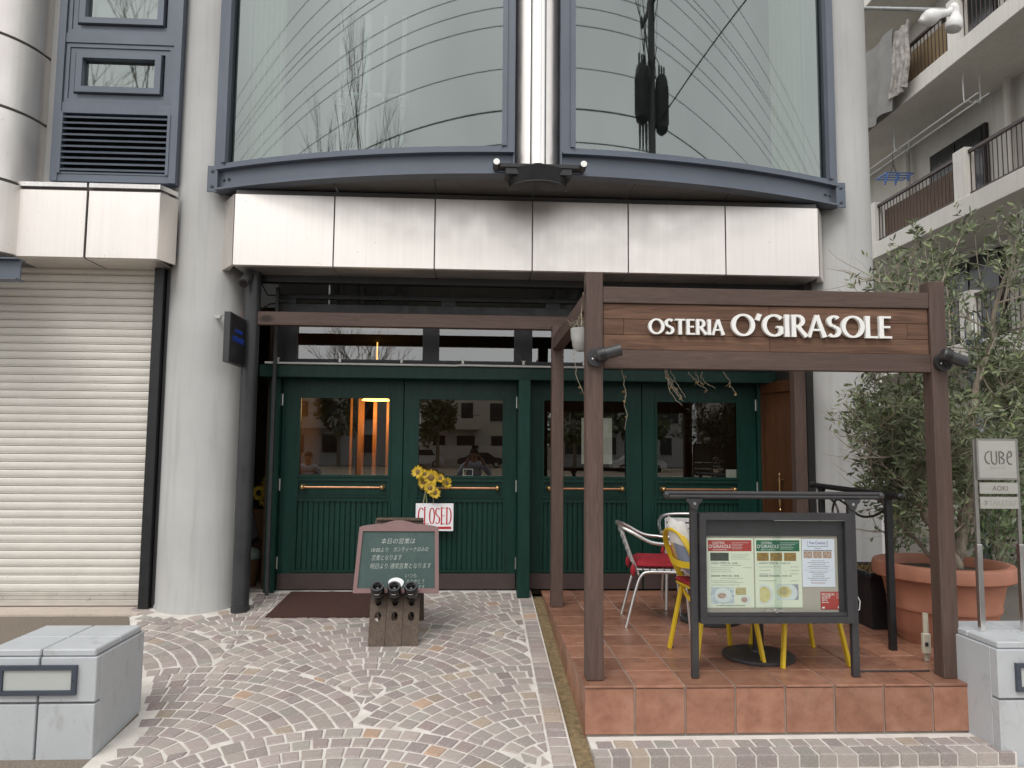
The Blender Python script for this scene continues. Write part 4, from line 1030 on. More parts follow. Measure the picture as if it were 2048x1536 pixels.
# alcove things
vs_ = empty('flower_vase', (-2.17, 8.15, 1.07), 'grey glazed vase of sunflowers in the dark alcove left of the doors', 'vase')
MB().lathe([(0.07,0),(0.12,0.07),(0.125,0.13),(0.09,0.22),(0.10,0.26),(0.09,0.26),(0.08,0.22)], (-2.17,8.15,1.02), 20, close=False).build('vase', 'vase_grey', vs_, smooth=True)
for px, py in ((519,986),(536,980),(533,1000),(540,966)): sunflower(vs_, at(px,py,8.02), (0.1,-1,.1), .085, 'seed_dark')
MB().tube([(-2.17,8.15,1.1),(-2.16,8.08,1.42)], 0.01, 6).build('stems', 'stem_green', vs_)
o = MB().box(-2.34,-2.05,8.0,8.32,0.70,1.018,.003).build('cardboard_box', 'kraft'); tag(o, 'tall pale cardboard box under the vase in the alcove', 'box')
MB().box(-2.10,-2.085,7.995,8.0,0.90,0.97).build('hand_hole', 'interior_dark', o)
o = MB().box(-2.36,-2.08,7.9,8.3,0.29,0.697,.003).build('cardboard_box', 'kraft_dark'); tag(o, 'dark brown carton on the alcove floor under the pale box', 'box')
o = empty('picture_frame', (-2.30,7.80,0.72), 'framed picture leaning on the cartons behind the downpipe', 'picture frame')
t = MB(); t.box(-0.02,0.02,-.2,.2,0,.36,.003); fo = t.build('frame', 'charcoal_metal', o, origin=(0,0,0)); fo.location=(0.03,0,-0.02); fo.rotation_euler=(0,R(-14),0)
t = MB(); t.box(0.021,0.024,-.17,.17,.03,.33); fo2 = t.build('picture', 'vase_grey', fo, origin=(0,0,0)); fo2.location=(0,0,0)
o = empty('waste_bag', (-2.23,7.62,0.30), 'pale green plastic bag in a bin on the alcove floor behind the downpipe', 'bag')
MB().lathe([(0.07,0),(0.10,0.22),(0.10,0.26)], (-2.23,7.62,0.30), 14).build('bin', 'kraft_dark', o, smooth=True); MB().sphere((-2.23,7.62,0.60), 0.11, 12, 8, (1,1,.7)).build('bag', 'plastic_green', o, smooth=True)

# doormat
b = MB(); mv = [(-1.775,6.565),(-0.70,6.56),(-0.70,7.31),(-1.735,7.315)]
b.add([(x,y,gz(y)+0.004) for x,y in mv]+[(x,y,gz(y)+0.016) for x,y in mv], [(3,2,1,0),(4,5,6,7),(0,1,5,4),(1,2,6,5),(2,3,7,6),(3,0,4,7)])
tag(b.build('doormat', 'mat_brown'), 'dark reddish brown doormat in front of the two left doors', 'doormat')

# ---- wine rack: two hinged boards, three bottles, chalkboard
gzr = gz(5.89)
rk = empty('bottle_rack', (-0.61, 6.1, gzr), 'weathered brown A-frame bottle rack carrying the chalkboard', 'bottle rack')
ft = Vector((0, 6.165, 1.085)); fb_ = Vector((0, 5.888, gzr+0.004)); dv = (fb_-ft).normalized(); nv = Vector((0, dv.z, -dv.y)); nv = -nv if nv.y > 0 else nv
LNR = (fb_-ft).length
def rackpt(x, s, o): return (x, ft.y + dv.y*s + nv.y*o, ft.z + dv.z*s + nv.z*o)
X0, X1 = -0.806, -0.418; wdr = (X1-X0)/3
for k in range(3):
    xa, xb = X0+k*wdr+0.0015, X0+(k+1)*wdr-0.0015; xm = (xa+xb)/2
    holes = [LNR*0.30, LNR*0.655, LNR*0.775]; hw, hh = 0.026, 0.037; b = MB(); n = 16
    sc_ = [0.0] + [LNR*0.48, LNR*0.715] + [LNR]
    for s0, s1, hs_ in zip(sc_, sc_[1:], holes):
        E_ = [(xm+hw*math.cos(2*math.pi*i/n), hs_+hh*math.sin(2*math.pi*i/n)) for i in range(n)]
        def edge(i):
            a = 2*math.pi*i/n; c_, s_ = math.cos(a), math.sin(a)
            tx = ((xb-xm) if c_ > 0 else (xm-xa))/max(abs(c_),1e-6); ty = ((s1-hs_) if s_ > 0 else (hs_-s0))/max(abs(s_),1e-6); t_ = min(tx, ty)
            return (xm+c_*t_, hs_+s_*t_)
        O_ = [edge(i) for i in range(n)]
        cor = [(xb,s1),(xa,s1),(xa,s0),(xb,s0)]
        for o_, flip in ((0.0, 0), (-0.026, 1)):
            for i in range(n):
                j = (i+1) % n; pg = [E_[i], O_[i]]
                a0_, a1_ = O_[i], O_[j]
                if abs(a0_[0]-a1_[0]) > 1e-6 and abs(a0_[1]-a1_[1]) > 1e-6:
                    pg.append(min(cor, key=lambda c: (c[0]-(a0_[0]+a1_[0])/2)**2 + (c[1]-(a0_[1]+a1_[1])/2)**2))
                pg += [O_[j], E_[j]]
                b.add([rackpt(x, s_, o_) for x, s_ in pg], [tuple(range(len(pg)))])
        for i in range(n):
            j = (i+1) % n; b.add([rackpt(*E_[i],0), rackpt(*E_[j],0), rackpt(*E_[j],-.026), rackpt(*E_[i],-.026)], [(0,1,2,3)])
    for (xa_, xb_, sa, sb_) in ((xa,xa,0,LNR),(xb,xb,0,LNR),(xa,xb,0,0),(xa,xb,LNR,LNR)):
        b.add([rackpt(xa_,sa,0), rackpt(xb_,sb_,0), rackpt(xb_,sb_,-.026), rackpt(xa_,sa,-.026)], [(0,1,2,3)])
    b.build('front_plank', 'rack_wood', rk, fix=False)
b = MB(); b.bar((-0.612, 6.20, 1.085), (-0.612, 6.50, gz(6.5)+0.006), 0.39, 0.022, (0,1,0), .002); b.build('rear_board', 'rack_wood', rk)
MB().box(-0.80,-0.42,6.14,6.24,1.085,1.10,.002).build('top_batten', 'rack_wood', rk)
MB().box(-0.70,-0.52,6.150,6.158,1.04,1.075,.001).build('hinge_plate', 'charcoal_metal', rk)
MB().bar(rackpt(-0.612, LNR*0.80, -0.034), (-0.612, 6.415, gz(6.4)+0.19), 0.02, 0.012).build('stretcher', 'rack_wood', rk)

chb = empty('chalkboard', (-0.6, 5.98, 0.55), 'green chalkboard in a mauve scalloped frame with handwritten Japanese notice', 'chalkboard')
def cbpt(x, s, o): p = rackpt(x, s, o+0.034); return p
# board lies against the rack front, resting on the bottles; s measured down the slope from the rack top
def s_of(z): return (ft.z - z)/(-dv.z)
sT, sB = s_of(1.022), s_of(0.528); cxb = -0.605
prof = [(-0.335,0.0),(0.335,0.0)]
xt = lambda s_: 0.318 + (0.335-0.318)*(s_-sT)/(sB-sT)
def top_curve():
    pts = []
    for i in range(41):
        u = -1+2*i/40; a = abs(u)
        if a > 0.98: h = 0.0
        elif a > 0.46: h = 0.028*(1-(a-0.46)/0.52)**0.5*(1)+0.0 if a < 0.9 else 0.012*(0.98-a)/0.08
        else: h = 0.022 + 0.034*math.cos(a/0.46*math.pi/2)
        pts.append((u, h))
    return pts
outer = [(cxb + u*0.318, sT - h) for u, h in top_curve()] + [(cxb+0.335, sB), (cxb-0.335, sB)]
b = MB(); b.prism(outer, 0.0, 0.006, lambda u, v, t: cbpt(u, v, t)); b.build('backing_board', 'chalk_frame', chb)
inn = [(cxb-0.288, sT+0.033), (cxb+0.288, sT+0.033), (cxb+0.303, sB-0.036), (cxb-0.303, sB-0.036)]
fr_ = MB()
tc_ = [(cxb + u*0.318, sT - h) for u, h in top_curve()]
# frame = ring between outline and inner opening
top_in = [(inn[0][0] + (inn[1][0]-inn[0][0])*i/40, inn[0][1]) for i in range(41)]
for i in range(40):
    q = [tc_[i], tc_[i+1], top_in[i+1], top_in[i]]; fr_.prism(q, 0.006, 0.020, lambda u, v, t: cbpt(u, v, t))
fr_.prism([tc_[40], (cxb+0.335, sB), inn[2], inn[1]], 0.006, 0.020, lambda u, v, t: cbpt(u, v, t))
fr_.prism([(cxb+0.335, sB), (cxb-0.335, sB), inn[3], inn[2]], 0.006, 0.020, lambda u, v, t: cbpt(u, v, t))
fr_.prism([(cxb-0.335, sB), tc_[0], inn[0], inn[3]], 0.006, 0.020, lambda u, v, t: cbpt(u, v, t))
fr_.build('frame', 'chalk_frame', chb)
MB().prism(inn, 0.0062, 0.009, lambda u, v, t: cbpt(u, v, t)).build('slate', 'chalk_green', chb)
YD = (0, -dv.y, -dv.z)
def chalk(body, px, py, size, sx=1.0):
    d = ray(px, py); q0 = Vector(cbpt(0, 0, 0.0105)); k = (q0-EYE).dot(nv)/d.dot(nv); p = EYE + d*k
    text('chalk_writing', body, size, 'chalk', chb, p, (1, 0.0, 0.012), YD, sx=sx, shear=0.22, thin=0.0007)
chalk('本日の営業は', 761, 1087, 0.050, 0.92)
chalk('18:00より', 740, 1104, 0.044, 0.8); chalk('カンティーナのみの', 786, 1103, 0.046, 0.68)
chalk('営業となります', 742, 1120, 0.048, 0.72)
chalk('明日より 通常営業となります', 739, 1137, 0.048, 0.76)
chalk('いつも', 809, 1155, 0.040, 0.8); chalk('ありがとう', 811, 1167, 0.040, 0.75); chalk('ございます。', 814, 1178, 0.038, 0.72)
d_ = ray(792, 1166); q0 = Vector(cbpt(0,0,0.0105)); stp = EYE + d_*((q0-EYE).dot(nv)/d_.dot(nv))
Yv = Vector(YD); b = MB(); b.add([stp+Vector((1,0,0))*0.060*math.cos(a)*(1+0.05*math.sin(3*a))+Yv*0.042*math.sin(a) for a in [2*math.pi*k/28 for k in range(28)]], [tuple(range(28))])
stk = b.build('sticker', 'sign_white', chb, fix=False)
for k, (dx, dz, wd) in enumerate(((-.03,-.002,.06),(-.022,-.014,.044))):
    p = stp + Vector((dx,0,0)) + Yv*dz + nv*0.0006; MB().add([p, p+Vector((wd,0,0)), p+Vector((wd,0,0))+Yv*.004, p+Yv*.004], [(0,1,2,3)]).build('print_line', 'print_red', stk, fix=False)
for i, px in enumerate((757, 789, 824)):
    lab = ('leftmost', 'middle', 'rightmost')[i]
    bo = empty('wine_bottle', (0,0,0), lab + ' of the three black wine bottles stuck in the rack, punt outwards', 'bottle', 'bottles in the rack')
    hz = LNR*0.49 + 0.0
    d_ = ray(px, 1194); q0 = Vector(rackpt(0, 0, 0.0)); p = EYE + d_*((q0-EYE).dot(nv)/d_.dot(nv)); p.x = X0 + (i+0.5)*wdr
    p = Vector(rackpt(p.x, LNR*0.655, 0.0)); ax = Vector((0.0, -0.62, 0.78)).normalized()
    rot = ax.to_track_quat('Z', 'Y')
    def bl(prof, m, nm, par, n=22):
        t = MB(); t.lathe(prof, (0,0,0), n, close=False); t.v = [tuple(rot @ Vector((v[0]*1.36, v[1]*1.36, v[2]*1.1))) for v in t.v]; return t.build(nm, m, par, smooth=True)
    g1 = bl([(0.0145,-0.16),(0.0145,-0.03),(0.017,0.0),(0.030,0.035),(0.0385,0.06),(0.0385,0.14),(0.036,0.146),(0.026,0.146),(0.018,0.135),(0.010,0.118),(0.0,0.114)], 'bottle_black', 'glass_body', bo)
    bl([(0.0388,0.075),(0.0388,0.092)], 'bottle_grey', 'label_band', g1); bl([(0.0362,0.1466),(0.0268,0.1466)], 'bottle_grey', 'base_ring', g1); bl([(0.0,0.1165),(0.006,0.118),(0.009,0.1205)], 'bottle_grey', 'punt', g1)
    t = MB(); t.add([rot @ Vector((0.0391*1.36*math.cos(a), 0.0391*1.36*math.sin(a), z*1.1)) for z in (0.108, 0.114) for a in [R(250)+R(40)*k/5 for k in range(6)]], [(k, k+1, k+7, k+6) for k in range(5)]); t.build('label_mark', 'letter_white', g1, fix=False)
    bo.location = p + ax*0.012 + nv*0.004

# ================================================================== MENU CASE ON POSTS
mc = empty('menu_case', (1.87, 4.61, P), 'charcoal glazed menu display case on two posts at the terrace edge', 'display case')
Y0 = 4.61
for x in (1.365, 2.372):
    MB().box(x-0.0215, x+0.0215, Y0-0.02, Y0+0.02, P+0.001, 1.372, .003).build('post', 'charcoal_metal', mc)
    b = MB(); b.prism([(-0.052,0.0),(0.052,0.0),(0.046,-0.018),(0.030,-0.032),(0.022,-0.055),(0.012,-0.066),(-0.012,-0.066),(-0.022,-0.055),(-0.030,-0.032),(-0.046,-0.018)], Y0-0.032, Y0-0.021, lambda u, v, t: (x+u, t, 1.378+v)); br = b.build('bracket', 'charcoal_metal', mc)
    MB().tube([(x,Y0-0.038,1.348),(x,Y0-0.032,1.348)], 0.009, 10).build('bolt', 'hinge', br, smooth=True)
b = MB()
for dz in (0.0, 0.024): b.tube([(1.20, Y0-0.01, 1.390+dz*0.9), (2.56, Y0-0.01, 1.390+dz*0.9)], 0.0135, 12)
rl = b.build('top_rail', 'charcoal_metal', mc, smooth=True)
for x in (1.195, 2.565): MB().sphere((x, Y0-0.01, 1.400), 0.026, 12, 8, (0.8,1,1)).build('rail_end', 'charcoal_metal', rl, smooth=True)
bx = MB()
cx0, cx1, cz0, cz1 = 1.392, 2.352, 0.622, 1.290
ring(bx, cx0, cx1, cz0, cz1, 0.040, Y0-0.045, Y0+0.04)
case = bx.build('case_frame', 'charcoal_metal', mc)
MB().box(cx0+0.04, cx1-0.04, Y0-0.002, Y0+0.008, cz0+0.04, cz1-0.04).build('back_panel', 'case_back', case)
MB().box(cx0+0.041, cx1-0.041, Y0-0.012, Y0-0.0025, 1.150, cz1-0.041).build('light_hood', 'charcoal_metal', case)
MB().box(cx1-0.075, cx1-0.041, Y0-0.010, Y0-0.0025, cz0+0.041, 1.149).build('inner_jamb', 'charcoal_metal', case)
MB().box(cx0+0.040, cx1-0.040, Y0-0.036, Y0-0.030, cz0+0.041, cz0+0.066, .001).build('track', 'charcoal_metal', case)
MB().box(1.86, cx1-0.041, Y0-0.044, Y0-0.040, cz1-0.044, cz1-0.041).build('top_track', 'hinge', case)
for xa, xb, yy_ in ((cx0+0.041, 1.905, Y0-0.030), (1.862, cx1-0.041, Y0-0.023)):
    MB().box(xa, xb, yy_, yy_+0.004, cz0+0.066, cz1-0.041).build('sliding_pane', 'case_glass', case)
lk = MB().tube([(1.862, Y0-0.052, cz0+0.075), (1.862, Y0-0.030, cz0+0.075)], 0.011, 14).build('lock', 'stainless_bright', case, smooth=True)
MB().box(1.80, 1.92, Y0-0.0365, Y0-0.031, cz0+0.068, cz0+0.080).build('lock_plate', 'hinge', case)
MB().tube([(2.395,Y0+0.02,0.80),(2.43,Y0+0.03,0.74),(2.425,Y0+0.03,0.69),(2.395,Y0+0.02,0.68)], 0.004, 6).build('cable', 'white_tube', mc)

YM = Y0 - 0.0045
def sheet_paper(x0, x1, z0, z1, m, label, cat, grp=None):
    o = MB().box(x0, x1, YM, YM+0.0015, z0, z1).build('menu_sheet', m); return tag(o, label, cat, grp)
def flat(o, m, x0, x1, z0, z1, name='print', lay=1):
    return MB().add([(x0,YM-0.0006*lay,z0),(x1,YM-0.0006*lay,z0),(x1,YM-0.0006*lay,z1),(x0,YM-0.0006*lay,z1)], [(0,1,2,3)]).build(name, m, o, fix=False)
def disc(o, m, cx, cz, rx, rz, name, lay=1, n=26, clip=None):
    pts = []
    for k in range(n):
        a = 2*math.pi*k/n; x, z = cx+rx*math.cos(a), cz+rz*math.sin(a)
        if clip: x = min(max(x, clip[0]), clip[1]); z = min(max(z, clip[2]), clip[3])
        pts.append((x, YM-0.0006*lay, z))
    return MB().add(pts, [tuple(range(n))]).build(name, m, o, fix=False)
def T(o, body, size, m, x, z, align='LEFT', sx=1.0, lay=2):
    return text('lettering', body, size, m, o, (x, YM-0.0006*lay, z), align=align, sx=sx)
def lines(o, m, x0, z, n, step, wmin, wmax, h=0.0035, al='L', name='text_line'):
    """rows of print too small to read: broken dashes"""
    b = MB()
    for k in range(n):
        w_ = rng.uniform(wmin, wmax); xs = x0 if al == 'L' else (x0-w_/2 if al == 'C' else x0-w_); x = xs
        while x < xs + w_:
            d = rng.uniform(0.003, 0.007); zz_ = z-k*step
            b.add([(x,YM-0.0012,zz_),(x+d,YM-0.0012,zz_),(x+d,YM-0.0012,zz_+h*rng.uniform(.6,1)),(x,YM-0.0012,zz_+h*rng.uniform(.6,1))], [(0,1,2,3)]); x += d+rng.uniform(.001,.0025)
    return b.build(name, m, o, fix=False)
def menu_sheet(x0, head, top, kana_w, label, photos, lunch, dinner):
    o = sheet_paper(x0, x0+0.297, 0.710, 1.134, 'paper_cream', label, 'menu'); x1 = x0+0.297
    flat(o, head, x0+0.010, x1-0.012, 1.054, 1.122, 'header')
    T(o, top, 0.021, 'letter_white', x0+0.076, 1.098, 'CENTER', 0.85); T(o, "O'GIRASOLE", 0.031, 'letter_white', x0+0.084, 1.073, 'CENTER', 0.82)
    lines(o, 'letter_white', x0+0.04, 1.061, 1, .01, .09, .09, .004); lines(o, 'letter_white', x0+0.16, 1.105, 5, .0095, .06, .115, .0025)
    for (a, c, m_) in photos: flat(o, m_, x0+a, x0+c, 0.995, 1.045, 'photo')
    T(o, 'LUNCH TIME', 0.0155, 'print_dark', x0+0.027, 0.976, sx=1.0); T(o, lunch, 0.0155, 'print_dark', x0+0.112, 0.976)
    T(o, 'DINNER TIME', 0.0155, 'print_dark', x0+0.027, 0.898, sx=1.0); T(o, dinner, 0.0155, 'print_dark', x0+0.120, 0.898)
    return o
m1 = menu_sheet(1.444, 'print_red', 'CANTINA', 0, 'cream menu sheet with red header, leftmost in the display case', [(0.024, 0.140, 'photo_room')], '11:30 - 16:00', '17:30 - 23:00')
lines(m1, 'print_grey', 1.60, 1.033, 4, .0095, .08, .12, .0022); lines(m1, 'print_grey', 1.472, 0.952, 3, .0125, .10, .19, .0028); lines(m1, 'print_grey', 1.722, 0.952, 1, .01, .05, .05, .003, 'R')
lines(m1, 'print_grey', 1.53, 0.966, 1, .0125, .13, .15, .0035); lines(m1, 'print_grey', 1.53, 0.886, 1, .0125, .13, .15, .0035); lines(m1, 'print_grey', 1.474, 0.872, 2, .010, .15, .2, .0028); lines(m1, 'print_grey', 1.474, 0.847, 1, .01, .17, .18, .003)
flat(m1, 'plate_blue', 1.470, 1.614, 0.735, 0.833, 'photo'); disc(m1, 'plate_white', 1.545, 0.785, .052, .045, 'plate', 2); disc(m1, 'photo_meat', 1.537, 0.783, .028, .017, 'food', 3)
flat(m1, 'photo_food', 1.624, 1.690, 0.787, 0.832, 'photo'); disc(m1, 'plate_white', 1.685, 0.760, .033, .023, 'plate', 2); disc(m1, 'photo_meat', 1.678, 0.758, .020, .015, 'food', 3)
lines(m1, 'print_dark', 1.50, 0.722, 1, .01, .18, .18, .004)
m2 = menu_sheet(1.749, 'print_green', 'OSTERIA', 0, 'cream menu sheet with green header, in the middle of the display case', [(0.014, 0.088, 'photo_gold'), (0.098, 0.174, 'photo_gold'), (0.186, 0.262, 'photo_gold')], '11:30 - 14:00 L.O.', '18:00 - 21:00 L.O.')
for k, z in enumerate((0.957, 0.936, 0.914, 0.872)): lines(m2, 'print_grey', 1.775, z, 1, .01, (.13,.065,.065,.10)[k], (.13,.065,.065,.10)[k]+.003, .0035); lines(m2, 'print_grey', 2.022, z, 1, .01, .05, .05, .0035, 'R')
disc(m2, 'plate_white', 1.80, 0.79, .062, .062, 'plate', 1, clip=(1.774, 1.862, 0.735, 0.852)); disc(m2, 'photo_pasta', 1.804, 0.79, .040, .050, 'food', 2, clip=(1.776, 1.862, 0.735, 0.852))
flat(m2, 'vase_grey', 1.885, 2.022, 0.757, 0.852, 'photo'); disc(m2, 'plate_white', 1.93, 0.80, .085, .065, 'plate', 2, clip=(1.886, 2.021, 0.758, 0.851)); disc(m2, 'photo_pasta', 1.932, 0.806, .045, .036, 'broth', 3); disc(m2, 'photo_food', 1.930, 0.810, .026, .027, 'food', 4)
m3 = sheet_paper(2.050, 2.258, 0.836, 1.130, 'paper_white', 'white notice sheet headed Viva Cantina, right of the green menu', 'notice')
T(m3, '[ Viva Cantina !]', 0.026, 'print_blue', 2.150, 1.098, 'CENTER', 0.78); lines(m3, 'print_dark', 2.150, 1.083, 1, .01, .13, .13, .0045, 'C'); lines(m3, 'print_dark', 2.150, 1.071, 1, .01, .04, .04, .0035, 'C'); lines(m3, 'print_dark', 2.150, 1.057, 1, .01, .18, .18, .006, 'C')
for k in range(3): flat(m3, 'photo_meat', 2.060+.061*k, 2.116+.061*k, 1.012, 1.054, 'photo')
lines(m3, 'print_dark', 2.150, 0.995, 5, .0115, .08, .14, .003, 'C'); lines(m3, 'print_dark', 2.150, 0.925, 5, .0125, .07, .15, .004, 'C'); lines(m3, 'print_red', 2.150, 0.858, 1, .01, .09, .09, .005, 'C'); flat(m3, 'print_grey', 2.060, 2.248, 0.9375, 0.9385, 'rule', 2)
mk = sheet_paper(2.162, 2.309, 0.698, 0.806, 'print_red', 'red guidebook card with white lettering in the lower right of the display case', 'card')
T(mk, 'MICHELIN', 0.0225, 'letter_white', 2.167, 0.783, sx=.82); T(mk, 'GUIDE', 0.0225, 'letter_white', 2.167, 0.766, sx=.85); T(mk, '2016', 0.0225, 'letter_white', 2.168, 0.749, sx=.8); lines(mk, 'letter_white', 2.168, 0.739, 1, .01, .04, .04, .005); lines(mk, 'letter_white', 2.262, 0.792, 3, .012, .015, .022, .003); flat(mk, 'letter_white', 2.170, 2.186, 0.704, 0.714, 'mark', 1); flat(mk, 'plate_white', 2.27, 2.307, 0.706, 0.718, 'mark', 1); flat(mk, 'print_green', 2.296, 2.307, 0.709, 0.717, 'mark', 2)

# ================================================================== TERRACE FURNITURE
def lerp(a, c, t): return Vector(a).lerp(Vector(c), t)
def bez(p, n=10):
    p = [Vector(q) for q in p]; out = []
    for i in range(n+1):
        t = i/n; q = p[:]
        while len(q) > 1: q = [q[k].lerp(q[k+1], t) for k in range(len(q)-1)]
        out.append(q[0])
    return out
def smoothpath(pts, n=6):
    """Catmull-Rom through points"""
    p = [Vector(q) for q in pts]; p = [p[0]*2-p[1]] + p + [p[-1]*2-p[-2]]; out = []
    for i in range(1, len(p)-2):
        for k in range(n):
            t = k/n; a, b_, c, d = p[i-1], p[i], p[i+1], p[i+2]
            out.append(0.5*((2*b_)+(c-a)*t+(2*a-5*b_+4*c-d)*t*t+(3*b_-a-3*c+d)*t**3))
    out.append(p[-2]); return out
def alu_chair(label):
    """faces local +x"""
    r_ = empty('aluminium_armchair', (0,0,0), label, 'chair', 'aluminium armchairs'); tr = 0.0125
    for s in (-1, 1):
        y = 0.235*s
        MB().tube(smoothpath([(-0.255,y*1.03,0.0),(-0.175,y,0.30),(-0.13,y,0.405),(-0.06,y,0.43),(0.16,y,0.43)],6), tr, 10).build('leg', 'aluminium', r_, smooth=True)
        MB().tube(smoothpath([(0.24,y*1.03,0.0),(0.215,y,0.30),(0.20,y,0.52),(0.17,y*1.04,0.635),(0.06,y*1.1,0.65)],6), tr, 10).build('leg', 'aluminium', r_, smooth=True)
        MB().tube(smoothpath([(-0.15,y*0.86,0.40),(-0.215,y*0.86,0.56),(-0.275,y*0.86,0.74)],5), 0.010, 8).build('back_upright', 'aluminium', r_, smooth=True)
    pts = [(0.10,0.27,0.648),(-0.06,0.275,0.665),(-0.20,0.265,0.735),(-0.285,0.20,0.775),(-0.305,0.0,0.785),(-0.285,-0.20,0.775),(-0.20,-0.265,0.735),(-0.06,-0.275,0.665),(0.10,-0.27,0.648)]
    MB().tube(smoothpath(pts,6), 0.0145, 10).build('arm_rail', 'aluminium', r_, smooth=True)
    for k in range(5):
        z = 0.52+0.052*k; x = -0.205-0.075*k/4
        MB().box(x-0.006, x+0.004, -0.20, 0.20, z-0.020, z+0.020, .003).build('back_slat', 'aluminium_white', r_)
    for k in range(7): MB().box(-0.17+0.055*k, -0.125+0.055*k, -0.225, 0.225, 0.441, 0.450, .002).build('seat_slat', 'aluminium_white', r_)
    cu = MB(); n = 14; vs = []; 
    def ch(u, v):
        e = max(abs(u), abs(v)); return 0.052*(1-e**5)*(1-0.35*math.exp(-((u)**2+(v)**2)*9))*(1+0.10*math.sin(5*u+2)*math.sin(4*v+1))
    for i in range(n+1):
        for j in range(n+1):
            u, v = -1+2*i/n, -1+2*j/n; k = 1-0.05*(abs(u)*abs(v))**3*2; vs.append((0.02+0.215*u*k, 0.215*v*k, 0.478+ch(u,v)))
    m_ = len(vs)
    for i in range(n+1):
        for j in range(n+1):
            u, v = -1+2*i/n, -1+2*j/n; k = 1-0.05*(abs(u)*abs(v))**3*2; vs.append((0.02+0.215*u*k, 0.215*v*k, 0.474-0.022*(1-max(abs(u),abs(v))**6)))
    fs = []
    for i in range(n):
        for j in range(n):
            a = i*(n+1)+j; fs += [(a,a+1,a+n+2,a+n+1), (m_+a,m_+a+n+1,m_+a+n+2,m_+a+1)]
    for i in range(n):
        for a, c in ((i, i+1), (n*(n+1)+i+1, n*(n+1)+i), ((i+1)*(n+1), i*(n+1)), (i*(n+1)+n, (i+1)*(n+1)+n)): fs.append((a, m_+a, m_+c, c))
    cu.add(vs, fs); cu.build('seat_cushion', 'cushion_red', r_, smooth='all')
    for s in (-1, 1): MB().sphere((-0.20,0.235*s,0.44), 0.035, 8, 6, (.6,.6,1.4)).build('cushion_tie', 'cushion_red', r_, smooth=True)
    return r_
c1 = alu_chair('aluminium armchair with red cushion, backrest towards the pergola posts')
c1.location = (1.48, 6.08, P+0.001); c1.rotation_euler = (0,0,R(-7))
c2 = copy_tree(c1); c2['label'] = 'aluminium armchair with red cushion behind the table, backrest against the doors'
c2.location = (1.96, 6.70, P+0.001); c2.rotation_euler = (0,0,R(-100))
def cafe_table(label, top):
    r_ = empty('bistro_table', (0,0,0), label, 'table', 'bistro tables')
    MB().lathe([(0.235,0),(0.238,0.006),(0.235,0.022),(0.20,0.032),(0.05,0.040),(0.045,0.05)], (0,0,0), 40).build('base', 'charcoal_metal', r_, smooth=True)
    MB().tube([(0,0,0.045),(0,0,0.685)], 0.036, 20).build('pole', 'black_metal', r_, smooth=True)
    MB().lathe([(0.30,0.0),(0.312,0.006),(0.312,0.022),(0.30,0.030)], (0,0,0.685), 44).build('table_top', top, r_, smooth=True); return r_
t1 = cafe_table('round bistro table at the back, its reddish brown top edge showing', 'table_red'); t1.location = (1.93, 6.09, P+0.001)
t2 = cafe_table('round bistro table right behind the menu case, black disc base showing', 'table_red'); t2.location = (1.93, 5.05, P+0.001)
def yellow_chair(label):
    r_ = empty('yellow_chair', (0,0,0), label, 'chair', 'yellow metal chairs')
    for s in (-1, 1):
        MB().bar((-0.23, 0.235*s, 0.0), (-0.145, 0.19*s, 0.47), 0.036, 0.022, (1,0,0), .003).build('leg', 'yellow_paint', r_)
        MB().bar((0.23, 0.25*s, 0.0), (0.17, 0.19*s, 0.46), 0.036, 0.022, (1,0,0), .003).build('leg', 'yellow_paint', r_)
    MB().box(-0.19, 0.21, -0.21, 0.21, 0.452, 0.474, .008).build('seat', 'yellow_paint', r_)
    # curved back hoop
    pts = smoothpath([(-0.13,0.20,0.46),(-0.205,0.225,0.62),(-0.255,0.215,0.74),(-0.285,0.13,0.83),(-0.295,0.0,0.85),(-0.285,-0.13,0.83),(-0.255,-0.215,0.74),(-0.205,-0.225,0.62),(-0.13,-0.20,0.46)], 5)
    b = MB()
    for a, c in zip(pts, pts[1:]): b.bar(a, a+(c-a)*1.04, 0.012, 0.034, (1,0,0.25))
    b.build('back_hoop', 'yellow_paint', r_)
    pts = bez([(-0.215,0.222,0.64),(-0.275,0.1,0.62),(-0.275,-0.1,0.62),(-0.215,-0.222,0.64)], 8); b = MB()
    for a, c in zip(pts, pts[1:]): b.bar(a, a+(c-a)*1.04, 0.010, 0.042, (0,0,1))
    b.build('back_band', 'yellow_paint', r_)
    b = MB(); 
    pts = bez([(-0.145,0.18,0.44),(-0.16,0.1,0.35),(-0.16,-0.1,0.35),(-0.145,-0.18,0.44)], 8)
    for a, c in zip(pts, pts[1:]): b.bar(a, a+(c-a)*1.04, 0.010, 0.030, (0,0,1))
    b.build('apron', 'yellow_paint', r_)
    MB().box(-0.20,0.20,-0.20,0.20,0.476,0.505,.012).build('seat_pad', 'cushion_red', r_)
    return r_
y1 = yellow_chair('yellow metal chair left of the front table, pillow on its seat'); y1.location = (1.635, 5.07, P+0.001); y1.rotation_euler = (0,0,R(6))
y2 = copy_tree(y1); y2['label'] = 'yellow metal chair right of the front table, only its legs showing under the menu case'; y2.location = (2.20, 5.04, P+0.001); y2.rotation_euler = (0,0,R(183))
